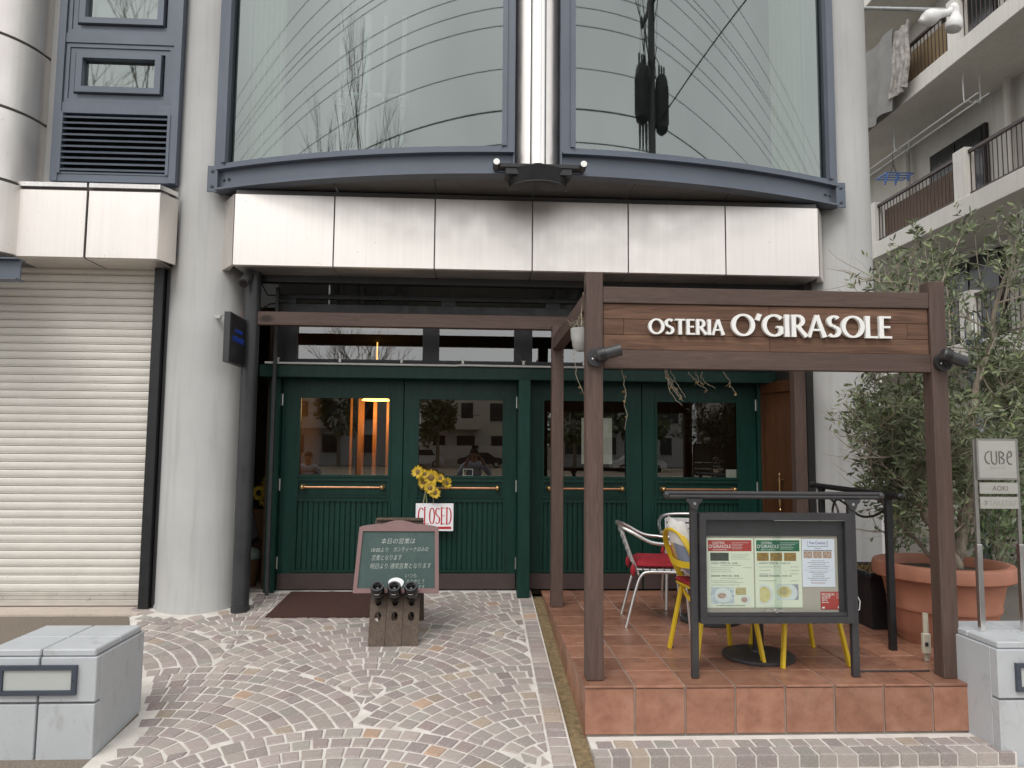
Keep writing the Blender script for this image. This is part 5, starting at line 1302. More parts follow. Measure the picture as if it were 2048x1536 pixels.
# pillow propped in the yellow chair
pw = empty('throw_pillow', (1.42, 5.06, 0.80), 'white, blue and orange throw pillow propped in the yellow chair', 'pillow')
def pillow_mesh(name, m, u0, u1, v0, v1, off, parent):
    b = MB(); n = 10; vs = []
    for sgn in (1, -1):
        for i in range(n+1):
            for j in range(n+1):
                u, v = u0+(u1-u0)*i/n, v0+(v1-v0)*j/n
                th = 0.075*max(0, (1-abs(u)**3))**0.7*max(0, (1-abs(v)**3))**0.7 + off
                pin = 1-0.10*(1-abs(u*v))
                x, y_, z = sgn*th, 0.215*u*pin, 0.215*v*pin
                a = R(-15); vs.append((1.435 + x*math.cos(a) + z*math.sin(-a)*-1, 5.06+y_, 1.005 + z*math.cos(a) + x*math.sin(a)))
    m_ = (n+1)**2; fs = []
    for i in range(n):
        for j in range(n):
            a = i*(n+1)+j; fs += [(a,a+1,a+n+2,a+n+1), (m_+a,m_+a+n+1,m_+a+n+2,m_+a+1)]
    b.add(vs, fs); return b.build(name, m, parent, smooth='all')
pc = pillow_mesh('cover', 'pillow_print', -1, 1, -1, 1, 0.0, pw)
pillow_mesh('blue_patch', 'pillow_blue', -0.9, -0.1, -0.85, 0.15, 0.0015, pc); pillow_mesh('orange_patch', 'pillow_orange', -0.05, 0.7, -0.8, 0.1, 0.0018, pc)

# ---- handrail with wrought scroll
hr = empty('handrail', (2.95, 5.7, P), 'black handrail with wrought iron scrolls along the right side of the terrace', 'handrail')
for y in (5.20, 6.22): MB().box(2.928, 2.972, y-0.022, y+0.022, P+0.001, 1.335, .003).build('post', 'black_metal', hr)
tr_ = MB().tube([(2.95,6.37,1.385),(2.95,5.06,1.370)], 0.022, 12).build('rail', 'black_metal', hr, smooth=True)
for y, z in ((6.385,1.385),(5.045,1.370)): MB().sphere((2.95,y,z), 0.03, 12, 8).build('rail_end', 'black_metal', tr_, smooth=True)
for y in (5.20, 6.22):
    b = MB(); b.prism([(-0.055,0.0),(0.055,0.0),(0.03,-0.03),(0.022,-0.06),(-0.022,-0.06),(-0.03,-0.03)], 2.935, 2.965, lambda u, v, t: (t, y+u, 1.365+v)); b.build('bracket', 'black_metal', hr)
sc_pts = [(2.95,6.20,1.28),(2.95,6.10,1.295),(2.95,5.98,1.25),(2.95,5.93,1.17),(2.95,5.98,1.13),(2.95,6.03,1.19),(2.95,5.96,1.285),(2.95,5.80,1.26),(2.95,5.6,1.19),(2.95,5.4,1.205),(2.95,5.22,1.27)]
MB().tube(smoothpath(sc_pts,6), 0.009, 8).build('scroll', 'black_metal', hr, smooth=True)
MB().sphere((2.95,5.235,1.265), 0.02, 8, 6).build('rosette', 'black_metal', hr, smooth=True)

# ---- pot, olive tree, black planter, outlet
pt = empty('terracotta_pot', (3.50, 5.47, P), 'large terracotta pot holding the olive tree behind the right pergola post', 'plant pot')
MB().lathe([(0.000,0.0),(0.298,0.0),(0.307,0.02),(0.317,0.06),(0.321,0.065),(0.326,0.10),(0.364,0.24),(0.376,0.245),(0.380,0.27),(0.376,0.285),(0.402,0.42),(0.408,0.435),(0.411,0.455),(0.459,0.462),(0.472,0.475),(0.475,0.55),(0.463,0.572),(0.430,0.575),(0.406,0.55),(0.397,0.50)], (3.50,5.47,P+0.001), 64, close=False).build('pot', 'pot_terracotta', pt, smooth=True)
MB().lathe([(0.400,0.50),(0.2,0.515),(0.0,0.52)], (3.50,5.47,P), 40, close=False).build('soil', 'soil_dark', pt, smooth=True)
OT = empty('olive_tree', (3.55, 5.47, P+0.51), 'olive tree with two pale trunks and narrow grey green leaves in the terracotta pot', 'tree')
tw = MB(); lv_ = MB(); trng = random.Random(5)
def leaf(b, p, d, L_, wd, rn):
    d = d.normalized(); s_ = d.cross(Vector((rn.uniform(-1,1), rn.uniform(-1,1), rn.uniform(-.3,1))))
    if s_.length < 1e-3: return
    s_.normalize(); up = s_.cross(d); m_ = p + d*L_*0.5 - up*L_*0.03
    b.add([p, m_+s_*wd-d*L_*.12, m_+s_*wd*.9+d*L_*.15, p+d*L_-up*L_*.08, m_-s_*wd*.9+d*L_*.15, m_-s_*wd-d*L_*.12], [(0,1,2,3,4,5)])
def okleaf(p):
    v = p - EYE; w_ = v.dot(F); px = 1024 + FPX*v.dot(CR)/w_
    return px > (1700 if 1.2 < p.z < 2.25 else 1735) + 75*math.sin(p.z*9.0)*math.sin(p.z*3.7+1) * 0.5 + trng.uniform(-25, 45)
def twig(p, d, ln, r_, lvl, dense):
    if not okleaf(p): return
    pts = [p.copy()]; n = 5 if lvl < 2 else 4; q = p.copy(); dd_ = d.normalized()
    for k in range(n):
        dd_ = (dd_ + Vector((trng.uniform(-.22,.22), trng.uniform(-.22,.22), trng.uniform(-.12,.22)))).normalized(); q = q + dd_*ln/n
        if q.y < 4.78: q.y = 4.78 + 0.02*trng.random()
        pts.append(q.copy())
        if lvl == 2:
            if k > 0 or True:
                for s_ in range(2):
                    for w__ in (-1, 1):
                        if trng.random() < dense and okleaf(q):
                            sd__ = dd_.cross(Vector((trng.uniform(-1,1), trng.uniform(-1,1), trng.uniform(-1,1)))).normalized()
                            leaf(lv_, q - dd_*ln/n*0.5*s_, dd_*trng.uniform(.35,1) + sd__*w__*0.9, trng.uniform(.048,.076), trng.uniform(.0065,.0105), trng)
        elif lvl == 1 and k > 0:
            for s_ in range(2 if dense > .5 else 1):
                sd__ = Vector((trng.uniform(-1,1), trng.uniform(-1,1), trng.uniform(-.5,.8))); twig(q.copy(), dd_*0.5+sd__*0.8, trng.uniform(.14,.26), .0022, 2, dense)
        elif lvl == 0 and k > 0:
            for s_ in range(2):
                sd__ = Vector((trng.uniform(-1,1), trng.uniform(-1,1), trng.uniform(-.3,.8))); twig(q.copy(), dd_*0.55+sd__*0.8, trng.uniform(.25,.48), .004, 1, dense)
    tw.tube(pts, [r_*(1-0.6*i/n) for i in range(n+1)], 5 if lvl < 2 else 3, caps=False)
TRK = [([(3.60,5.50,0.78),(3.655,5.5,0.95),(3.71,5.5,1.18),(3.765,5.5,1.33),(3.755,5.5,1.50),(3.79,5.5,1.80),(3.83,5.5,2.05),(3.90,5.52,2.3),(4.02,5.55,2.52),(4.08,5.55,2.85),(4.22,5.5,3.25)], 0.052),
       ([(3.62,5.46,0.80),(3.53,5.45,1.0),(3.38,5.44,1.2),(3.325,5.43,1.42),(3.335,5.43,1.75),(3.325,5.43,2.05),(3.27,5.42,2.38),(3.30,5.44,2.75),(3.38,5.45,3.1)], 0.042),
       ([(3.55,5.55,0.80),(3.42,5.65,1.0),(3.22,5.7,1.25),(3.10,5.7,1.6)], 0.020), ([(3.66,5.55,0.8),(3.9,5.7,1.1),(4.15,5.8,1.6),(4.3,5.8,2.2),(4.45,5.75,2.8)], 0.024)]
trunk = MB()
for pts, r_ in TRK:
    sp_ = smoothpath(pts, 5); n = len(sp_)-1
    trunk.tube([p + Vector((math.sin(i*1.7)*.006, math.cos(i*2.1)*.006, 0)) for i, p in enumerate(sp_)], [r_*(1-0.78*i/n)*(1+0.08*math.sin(i*1.3)) for i in range(n+1)], 10)
    for i, p in enumerate(sp_):
        fr2 = i/n
        if fr2 < 0.10: continue
        prob = 0.36
        if trng.random() < prob:
            a = trng.uniform(0, 6.28); d = Vector((math.cos(a), math.sin(a)*0.8, trng.uniform(-.25,.6)))
            hi = p.z > 2.35
            if d.y < 0 and trng.random() < 0.5: d.y = -d.y
            if hi and trng.random() < 0.45: continue
            twig(p.copy(), d, trng.uniform(.34,.55)*(1.15 if hi else 0.95), .009, 0, 0.56 if not hi else 0.36)
# long whips at the top
for (px, py, tx, ty) in ((1835,700,1790,520),(1850,640,1830,470),(1870,600,1935,440),(1990,690,1950,470),(2000,640,2040,440),(1960,760,2045,560),(1820,740,1700,560),(1830,820,1680,790),(1820,870,1720,840),(2010,600,2046,500),(1900,680,1880,500)):
    a = at(px,py,5.45); c = at(tx,ty,5.3+trng.uniform(-.2,.3)); m_ = (a+c)/2 + Vector((trng.uniform(-.06,.06),0,trng.uniform(0,.1)))
    pts = bez([a,m_,c],10); tw.tube(pts, [0.007*(1-0.75*i/10) for i in range(11)], 5, caps=False)
    for i in range(3, 11):
        dd_ = (pts[i]-pts[i-1]).normalized()
        for w__ in (-1,1):
            sd__ = dd_.cross(Vector((trng.uniform(-1,1), trng.uniform(-1,1), trng.uniform(-1,1)))).normalized()
            if trng.random() < 0.45: twig(pts[i].copy(), dd_*0.8+sd__*w__*.7, trng.uniform(.10,.24), .0022, 2, 0.7)
            leaf(lv_, pts[i], dd_*.7+sd__*w__, trng.uniform(.045,.07), .0075, trng)
trunk.build('trunk', 'bark', OT, smooth='all'); tw.build('branches', 'twig', OT, fix=False); lv_.build('crown', 'olive_leaf', OT, fix=False)
print('leaves', len(lv_.f))

pl_ = empty('black_planter', (3.33, 6.05, P), 'tall black planter box behind the handrail at the foot of the right column', 'planter')
b = MB(); b.add([(3.13,5.79,P+.001),(3.50,5.79,P+.001),(3.50,6.25,P+.001),(3.13,6.25,P+.001),(3.09,5.74,0.70),(3.54,5.74,0.70),(3.54,6.30,0.70),(3.09,6.30,0.70)], [(0,1,5,4),(1,2,6,5),(2,3,7,6),(3,0,4,7),(0,3,2,1)]); b.build('box', 'planter_black', pl_)
b = MB(); 
for a in range(4):
    pass
b.box(3.075,3.555,5.72,5.765,0.69,0.735,.01); b.box(3.075,3.555,6.275,6.32,0.69,0.735,.01); b.box(3.075,3.12,5.766,6.274,0.69,0.735,.01); b.box(3.51,3.555,5.766,6.274,0.69,0.735,.01); b.build('rim', 'planter_black', pl_)
MB().box(3.12,3.51,5.766,6.274,0.66,0.70).build('soil', 'soil_dark', pl_)
b = MB(); srng = random.Random(3)
for k in range(500):
    p = Vector((srng.uniform(3.13,3.5), srng.uniform(5.78,6.26), 0.70)); leaf(b, p, Vector((srng.uniform(-1,1),srng.uniform(-1,1),srng.uniform(.2,1))), srng.uniform(.03,.06), .008, srng)
b.build('ground_cover', 'dry_leaf', pl_, fix=False)
ob = empty('outlet_box', (2.985, 4.72, P), 'beige outdoor power outlet behind the foot of the right front post', 'outlet')
MB().box(2.990,3.044,4.90,4.93,0.345,0.475,.004).build('cover', 'outlet_beige', ob); MB().box(3.000,3.022,4.897,4.90,0.395,0.42).build('socket', 'charcoal_metal', ob); MB().tube([(3.035,4.945,P+.002),(3.035,4.945,0.60)], 0.018, 10).build('stem', 'outlet_beige', ob, smooth=True)
tag(MB().tube([(2.40,4.70,P+.007),(2.6,4.703,P+.007),(2.78,4.695,P+.007),(2.90,4.70,P+.007)], 0.005, 6).build('power_cable', 'charcoal_metal', smooth=True), 'grey cable along the tiles from menu case to right post', 'cable')

# ================================================================== PEDESTALS AND BUILDING SIGN
def pedestal(x0, y0, wx, wy, zt, zb, label):
    r_ = empty('gate_pedestal', (x0+wx/2, y0+wy/2, zb), label, 'pedestal', 'painted gate pedestals')
    xm = x0+wx/2; zs = 0.285; g_ = 0.006
    MB().box(x0+0.012, x0+wx-0.012, y0+0.03, y0+wy-0.012, zb-0.1, zt-0.035).build('core', 'pedestal_joint', r_)
    for xa, xb in ((x0, xm-g_), (xm+g_, x0+wx)):
        MB().box(xa, xb, y0, y0+0.06, zb-0.1, zs-g_, .004).build('front_block', 'pedestal_paint', r_)
        MB().box(xa, xb, y0, y0+0.06, zs+g_, zt-0.040, .004).build('front_block', 'pedestal_paint', r_)
    for ya, yb in ((y0+0.062, y0+wy),):
        MB().box(x0, x0+0.05, ya, yb, zb-0.1, zt-0.040, .003).build('side_block', 'pedestal_paint', r_); MB().box(x0+wx-0.05, x0+wx, ya, yb, zb-0.1, zt-0.040, .003).build('side_block', 'pedestal_paint', r_)
    MB().box(x0+0.05, x0+wx-0.05, y0+wy-0.05, y0+wy-0.001, zb-0.1, zt-0.040).build('back_block', 'pedestal_paint', r_)
    for xa, xb in ((x0-0.004+0.018, xm-g_*0.6), (xm+g_*0.6, x0+wx+0.004-0.018)):
        for ya, yb in ((y0+0.012, y0+wy*0.5-0.002), (y0+wy*0.5+0.002, y0+wy-0.012)):
            MB().box(xa, xb, ya, yb, zt-0.038, zt, .007).build('top_slab', 'pedestal_paint', r_)
    lp_ = MB(); ring(lp_, xm-0.205, xm+0.205, 0.332, 0.488, 0.024, y0-0.022, y0-0.001); lf_ = lp_.build('lamp_frame', 'steel_blue_dark', r_)
    MB().box(xm-0.18, xm+0.18, y0-0.010, y0-0.0015, 0.357, 0.463).build('lens', 'frosted', lf_)
    for x in (xm-0.193, xm+0.193): MB().tube([(x,y0-0.0245,0.41),(x,y0-0.0215,0.41)], 0.004, 8).build('screw', 'charcoal_metal', lf_)
    return r_
pedestal(-2.645, 4.25, 0.605, 0.58, 0.566, 0.0, 'pale grey block pedestal with recessed lamp at the left edge of the forecourt')
pedestal(2.985, 4.19, 0.605, 0.55, 0.600, 0.0, 'pale grey block pedestal with recessed lamp at the right edge, carrying the metal name sign')
ns_ = empty('building_name_sign', (3.22, 4.45, 0.60), 'satin metal building name sign on two stainless posts, right pedestal', 'sign')
for x in (3.085, 3.352):
    MB().box(x-0.016, x+0.016, 4.437, 4.469, 0.6005, 1.12, .002).build('post', 'stainless_bright', ns_)
    MB().box(x-0.011, x+0.011, 4.445, 4.461, 1.12, 1.76, .001).build('upright', 'sign_frame', ns_)
t = MB(); ring(t, 3.088, 3.352, 1.512, 1.766, 0.012, 4.432, 4.444); t.build('frame', 'sign_frame', ns_)
p1_ = MB().box(3.099, 3.341, 4.434, 4.440, 1.522, 1.755).build('name_plate', 'sign_metal', ns_)
b = MB()
def strokes(pts, wd=0.0075):
    for a, c in zip(pts, pts[1:]):
        b.bar((a[0], 4.4335, a[1]), (c[0], 4.4335, c[1]), 0.0012, wd, (0,1,0)) if False else b.tube([(a[0],4.4335,a[1]),(c[0],4.4335,c[1])], wd/2, 5)
x_, z_ = 3.135, 1.610; H_ = 0.078
def gl(pts): strokes([(x_+u*0.036, z_+v*H_) for u, v in pts])
gl([(0.9,1),(0.35,0.85),(0.1,0.5),(0.35,0.12),(0.9,0)]); x_ += 0.046
gl([(0,1),(0,0.2),(0.3,0),(0.7,0),(0.9,0.15),(0.9,1)]); x_ += 0.050
gl([(0,0),(0,1)]); gl([(0.2,1),(0.75,0.85),(0.75,0.65),(0.25,0.52),(0.85,0.35),(0.8,0.1),(0.3,0)]); x_ += 0.046
gl([(0.1,0.5),(0.9,0.62),(0.85,0.95),(0.5,1),(0.15,0.75),(0.1,0.3),(0.35,0.02),(0.9,0.0)])
b.build('lettering', 'engraved', p1_)
text('lettering', 'ASHIYA', 0.022, 'engraved_pale', p1_, (3.172, 4.4335, 1.578), sx=1.3)
p2_ = MB().box(3.099, 3.341, 4.434, 4.440, 1.428, 1.496).build('tenant_plate', 'sign_metal', ns_); text('lettering', 'AOKI', 0.044, 'engraved', p2_, (3.178, 4.4335, 1.446), sx=0.95)
p3_ = MB().box(3.099, 3.341, 4.434, 4.440, 1.337, 1.409).build('tenant_plate', 'sign_metal', ns_); text('lettering', 'ΦTAKETSU', 0.044, 'engraved_pale', p3_, (3.116, 4.4335, 1.356), sx=0.92)

# ================================================================== RIGHT SIDE: ALLEY, LAMP POST, SHRUBS, APARTMENT BLOCK
lpst = empty('lamp_post', (5.6, 8.0, 0.26), 'blue grey lamp post with caged glass lantern behind the olive tree', 'lamp post')
MB().lathe([(0.10,0.0),(0.10,0.25),(0.068,0.27),(0.060,2.62),(0.085,2.64),(0.085,2.68),(0.06,2.70)], (5.6,8.0,0.263), 18).build('pole', 'steel_blue', lpst, smooth=True)
MB().lathe([(0.075,2.70),(0.085,2.74),(0.085,2.88),(0.06,2.97),(0.01,3.01)], (5.6,8.0,0.263), 18).build('lantern', 'lamp_glass', lpst, smooth=True)
MB().lathe([(0.03,2.70),(0.04,2.78),(0.03,2.86),(0.0,2.88)], (5.6,8.0,0.263), 12).build('bulb', 'letter_white', lpst, smooth=True)
for k in range(6):
    a = R(60*k); MB().tube([(5.6+0.09*math.cos(a),8+0.09*math.sin(a),2.96),(5.6+0.092*math.cos(a),8+0.092*math.sin(a),3.15),(5.6+0.05*math.cos(a),8+0.05*math.sin(a),3.27)], 0.006, 5).build('cage_wire', 'steel_blue_dark', lpst)
def shrub(x, y, z, rx, ry, rz, n, label, seed, m='shrub_leaf', L_=(.06,.10), grp='shrubs along the alley'):
    r_ = empty('shrub', (x, y, z), label, 'shrub', grp); rn = random.Random(seed); b = MB(); st = MB()
    for k in range(14):
        a = rn.uniform(0,6.28); e = Vector((x+rx*.7*math.cos(a)*rn.random(), y+ry*.7*math.sin(a)*rn.random(), z+rz*rn.uniform(.9,1.7))); st.tube(bez([(x,y,z),(x,y,z+rz*.6),e],5), [.012,.010,.008,.006,.004,.003], 5)
    cl = [(rn.uniform(-1,1), rn.uniform(-1,1), rn.uniform(-1,1), rn.uniform(.25,.5)) for _ in range(26)]
    for k in range(n):
        cx_, cy_, cz_, cr = cl[k % 26]; d = Vector((rn.gauss(0,1), rn.gauss(0,1), rn.gauss(0,1))).normalized()*cr*rn.random()**.4
        p = Vector((cx_*.75, cy_*.75, cz_*.7)) + d
        if p.length > 1.1: continue
        leaf(b, Vector((x+p.x*rx, y+p.y*ry, z+rz*(1+p.z))), Vector((d.x,d.y,d.z+.2)) + Vector((rn.uniform(-.4,.4),)*3), rn.uniform(*L_), rn.uniform(.010,.017), rn)
    st.build('stems', 'twig', r_, fix=False); b.build('foliage', m, r_, fix=False)
shrub(5.35, 7.4, 0.26, 0.55, 0.5, 0.75, 1800, 'dark green shrub behind the metal name sign', 21)
shrub(6.5, 8.6, 0.26, 0.7, 0.6, 1.0, 1800, 'taller shrub at the right edge beyond the lamp post', 22)
shrub(4.75, 8.3, 0.26, 0.45, 0.5, 0.7, 1200, 'low shrub behind the olive pot beside the building corner', 23)
shrub(7.4, 11.0, 0.26, 0.8, 1.2, 0.9, 1800, 'broad shrub at the foot of the apartment block', 24)

AP = empty('apartment_block', (9.5, 14, 0.26), 'cream apartment block with brown balcony railings behind the olive tree', 'building')
b = MB(); b.box(10.2, 10.5, 6.5, 24, 0.2, 15); b.build('wall', 'apartment_paint', AP)
b = MB(); b.box(8.6, 10.2, 24, 24.3, 0.2, 15); b.build('end_wall', 'apartment_paint', AP)
for zt in (3.62, 6.23, 9.13, 12.03, 14.9):
    MB().box(8.68, 10.2, 6.5, 24, zt-0.34, zt, .01).build('balcony_slab', 'apartment_paint', AP)
PY = [6.9, 9.47, 12.46, 15.47, 18.48, 21.5]
for zt in (3.62, 6.23, 9.13, 12.03):
    for y in PY: MB().box(8.70, 8.90, y, y+0.33, zt+0.001, zt+0.92, .008).build('pier', 'apartment_paint', AP)
    for y0, y1 in zip(PY, PY[1:]):
        b = MB(); b.box(8.76, 8.82, y0+0.335, y1-0.005, zt+0.80, zt+0.86, .004); rl = b.build('railing', 'rail_brown', AP)
        b = MB(); b.box(8.775, 8.805, y0+0.335, y1-0.005, zt+0.05, zt+0.08); n = 24
        for k in range(n): yk = y0+0.36+(y1-y0-0.39)*k/(n-1); b.box(8.783, 8.797, yk-0.006, yk+0.006, zt+0.081, zt+0.799)
        tag(b.build('balusters', 'rail_brown', rl), kind='stuff')
for zt, y0, y1 in ((6.23,13.9,15.6),(9.13,13.4,15.0),(6.23,9.2,11.0),(3.62,13.6,15.4),(3.62,9.6,11.4),(9.13,9.6,11.4),(0.3,12.6,14.6),(0.3,9.4,11.4),(0.3,16,18)):
    b = MB(); b.box(10.12,10.198,y0-0.05,y1+0.05,zt+0.25,zt+2.05); wn = b.build('window_frame', 'interior_dark', AP)
    for k in range(2): MB().box(10.10,10.118,y0+(y1-y0)/2*k+0.03,y0+(y1-y0)/2*(k+1)-0.03,zt+0.30,zt+2.0).build('pane', 'window_dark', wn)
for y in (13.1, 12.2, 16.4, 9.0): MB().tube([(10.05,y,0.27),(10.05,y,14.5)], 0.07, 12).build('drain_pipe', 'apartment_paint', AP, smooth=True)
# reed screen and boards behind the lower balcony rail
b = MB(); b.box(8.9,8.94,12.9,15.4,6.26,6.95); b.build('reed_screen', 'reed_screen', AP)
b = MB(); b.box(8.95,9.0,13.2,14.6,9.2,9.95); b.build('yellow_screen', 'yellow_board', AP)
# laundry brackets hung from the slabs
for zt, y in ((5.88,11.6),(5.88,10.4),(8.78,15.2),(8.78,12.9),(8.78,11.2),(3.27,13.2),(3.27,10.8)):
    for dx in (0.0, 0.32):
        pass
    b = MB(); x0 = 9.05; b.tube(smoothpath([(x0,y,zt),(x0,y,zt-0.52),(x0+0.04,y,zt-0.57),(x0+0.08,y,zt-0.53),(x0+0.13,y,zt-0.57),(x0+0.19,y,zt-0.57),(x0+0.24,y,zt-0.53),(x0+0.28,y,zt-0.57),(x0+0.32,y,zt-0.52),(x0+0.32,y,zt)],4), 0.012, 6); b.build('laundry_bracket', 'pvc_white', AP)
for dx in (0.06, 0.27): MB().tube([(9.05+dx,12.6,8.24),(9.05+dx,16.8,8.24)], 0.014, 6).build('laundry_pole', 'pvc_white', AP)
MB().box(8.2,10.5,6.4,24.5,15.0,15.3).build('roof', 'apartment_paint', AP)
hg = empty('blue_hanger', (9.1, 15.4, 7.6), 'blue plastic drying hanger under the first floor balcony ceiling', 'hanger')
b = MB()
for dy in (0, .14, .28, .42): b.tube([(8.85,15.20+dy,7.72),(9.45,15.20+dy,7.72)], 0.014, 5)
for dx in (0, .6): b.tube([(8.85+dx,15.20,7.72),(8.85+dx,15.62,7.72)], 0.014, 5)
b.build('grid', 'hanger_blue', hg)
for k in range(10):
    x, y = 8.87+0.06*k, 15.20+0.14*(k%4); MB().box(x-0.012,x+0.012,y-0.01,y+0.01,7.60,7.71).build('peg', 'hanger_blue', hg)
MB().tube([(8.95,15.205,7.73),(9.12,15.40,7.98),(9.12,15.40,8.24)], 0.008, 5).build('hook', 'charcoal_metal', hg); MB().tube([(9.35,15.58,7.73),(9.12,15.40,7.98)], 0.008, 5).build('hook', 'charcoal_metal', hg)
# cloth over the upper balcony rail and grey sheet
def cloth(name, m, label, y0, y1, ztop, zbot, xo, seed):
    b = MB(); n, k_ = 24, 10; rn = random.Random(seed); ph = rn.random()*6; vs = []
    for th in (0.0, 0.02):
        for i in range(n+1):
            for k in range(k_+1):
                y = y0+(y1-y0)*i/n; z = ztop+(zbot-ztop)*k/k_; vs.append((xo+th-0.10*(k/k_)+0.05*math.sin(i*.9+ph)*(0.2+k/k_), y+0.04*math.sin(k*.8), z+0.03*math.sin(i*.7)))
    m_ = (n+1)*(k_+1); fs = []
    for i in range(n):
        for k in range(k_):
            a = i*(k_+1)+k; fs += [(a,a+1,a+k_+2,a+k_+1),(m_+a,m_+a+k_+1,m_+a+k_+2,m_+a+1)]
    return tag(b.add(vs, fs).build(name, m, smooth='all'), label, 'cloth')
cloth('grey_sheet', 'tarp_grey', 'grey sheet hanging outside the upper balcony beside the right column', 14.2, 16.4, 10.4, 8.65, 8.5, 4)
cloth('checked_cloth', 'tarp_check', 'checked cloth hanging over the upper balcony railing next to the grey sheet', 13.7, 14.25, 10.3, 8.9, 8.55, 9)
rd = empty('bird_scarer_rod', (4.5, 7.5, 6.45), 'metal rod with a knotted white plastic bag at the top right', 'rod')
e0, e1 = at(1700,16,7.5), at(1903,20,7.5)
MB().tube([e0,e1], 0.022, 10).build('rod', 'galvanised', rd, smooth=True)
b = MB(); b.tube(smoothpath([e1+Vector((-.38,-.02,-.16)),e1+Vector((-.30,-.02,-.13)),e1+Vector((-.18,-.03,-.08)),e1+Vector((-.06,-.03,-.05)),e1+Vector((0,-.03,0))],5), [.03,.035,.045,.06,.075,.085,.09,.09,.085,.075,.06,.05,.045,.04,.04,.04,.04,.04,.04,.05,.055], 10)
bgp = b.build('bag_tail', 'bag_white', rd, smooth='all')
b = MB(); b.tube(smoothpath([e1+Vector((0,-.03,.05)),e1+Vector((0.01,-.04,-.05)),e1+Vector((.0,-.04,-.16)),e1+Vector((-.02,-.04,-.25))],4), [.03,.045,.05,.05,.045,.05,.06,.075,.085,.09,.09,.085,.08][:13], 10); b.build('bag_end', 'bag_white', rd, smooth='all')
MB().sphere(e1, 0.05, 10, 7).build('knot', 'bag_white', rd, smooth=True)

# ================================================================== ACROSS THE STREET (seen in the glass)
def pole(x, y, h, label, big=False):
    r_ = empty('utility_pole', (x, y, -0.15), label, 'utility pole', 'street utility poles')
    MB().tube([(x,y,-0.15),(x,y,h)], [0.19,0.13], 16).build('pole', 'pole_concrete', r_, smooth=True)
    for z, ln in ((h-0.4, 1.9), (h-1.5, 1.7)):
        MB().box(x-0.05, x+0.05, y-ln/2, y+ln/2, z-0.05, z+0.05).build('crossarm', 'pole_concrete', r_)
        for k in range(4): MB().lathe([(0.03,0),(0.05,0.05),(0.03,0.09),(0.05,0.13),(0.02,0.2)], (x, y-ln/2+ln*k/3, z+0.05), 8).build('insulator', 'transformer', r_, smooth=True)
    if big:
        for dx, dy, z in ((-0.45,0.0,h-4.0),(0.42,0.1,h-4.1)):
            tk = MB().lathe([(0.05,-0.1),(0.24,0.0),(0.26,0.05),(0.26,1.0),(0.22,1.08),(0.05,1.12)], (x+dx,y+dy,z), 18).build('transformer', 'transformer', r_, smooth=True)
            for k in range(3): MB().tube([(x+dx-0.12+0.12*k,y+dy,z+1.05),(x+dx-0.12+0.12*k,y+dy,z+1.35)], 0.04, 8).build('bushing', 'transformer', tk, smooth=True)
            for k in range(14): a = 2*math.pi*k/14; MB().bar((x+dx+.27*math.cos(a), y+dy+.27*math.sin(a), z+.12), (x+dx+.27*math.cos(a), y+dy+.27*math.sin(a), z+.88), .02, .05, (math.cos(a), math.sin(a), 0)).build('fin', 'transformer', tk)
            MB().box(min(x,x+dx), max(x,x+dx), y+dy-0.04, y+dy+0.04, z+0.2, z+0.3).build('bracket', 'transformer', tk)
        for k in range(3): MB().tube([(x-0.55+0.14*k,y,h-4.05),(x-0.55+0.14*k,y,h-4.6)], [.06,.03], 8).build('cable_end', 'transformer', r_)
    if big:
        rn = random.Random(8); b = MB()
        for k in range(14):
            p = Vector((x+rn.uniform(-.6,.6), y+rn.uniform(-.6,.6), h-rn.uniform(.4,2.8))); q = Vector((x+rn.uniform(-.5,.5), y+rn.uniform(-.3,.3), h-rn.uniform(2.4,4.2))); m_ = (p+q)/2 + Vector((rn.uniform(-.3,.3), rn.uniform(-.2,.2), -.35)); b.tube(bez([p,m_,q],8), .016, 5, caps=False)
        b.build('jumper_cables', 'wire_black', r_, fix=False)
    return r_
pole(5.6, -1.1, 12.2, 'grey utility pole with two transformers, mirrored in the right bay window', True)
pole(-26, -1.3, 12.0, 'distant utility pole, mirrored small in the left bay window')
pole(38, -1.3, 12.0, 'distant utility pole, mirrored small in the right bay window')
pole(20, -30, 11.0, 'utility pole beyond the lot, mirrored thin in the right bay window')
WIRES = [(11.9,-2.05),(11.9,-1.4),(11.9,-0.75),(11.9,-0.15),(10.8,-1.95),(10.8,-1.4),(10.8,-0.3),(9.9,-1.1),(9.0,-1.0),(8.3,-1.2),(8.22,-1.05),(7.6,-1.1)]
ORD = ['first','second','third','fourth','fifth','sixth','seventh','eighth','ninth','tenth','eleventh','lowest']
for i, (z, y) in enumerate(WIRES):
    b = MB()
    for xa, xb in ((-60,-26),(-26,5.6),(5.6,38),(38,70)):
        n = 12; b.tube([(xa+(xb-xa)*k/n, y, z-0.55*4*(k/n)*(1-k/n)) for k in range(n+1)], 0.009 if i < 9 else 0.013, 5, caps=False)
    tag(b.build('power_line', 'wire_black', fix=False), 'overhead power line mirrored in the bay glass, %s from the top' % ORD[i] if i < 11 else 'lowest overhead power line mirrored in the bay glass', 'power line', 'street power lines')
for i, (dy, z0, z1) in enumerate(((-.9,11.9,10.9),(-.5,11.9,10.9),(.2,11.9,10.9),(.6,10.8,9.8),(-.6,10.8,9.8),(0,10.8,9.6))):
    n = 14; p_, q_ = Vector((5.6,-1.1+dy,z0)), Vector((20+dy,-30,z1))
    tag(MB().tube([p_.lerp(q_, k/n) - Vector((0,0,0.9*4*(k/n)*(1-k/n))) for k in range(n+1)], 0.008, 5, caps=False).build('power_line', 'wire_black', fix=False), 'power line slanting away over the street, mirrored in the right bay window, %s of six' % ORD[i], 'power line', 'slanting power lines')
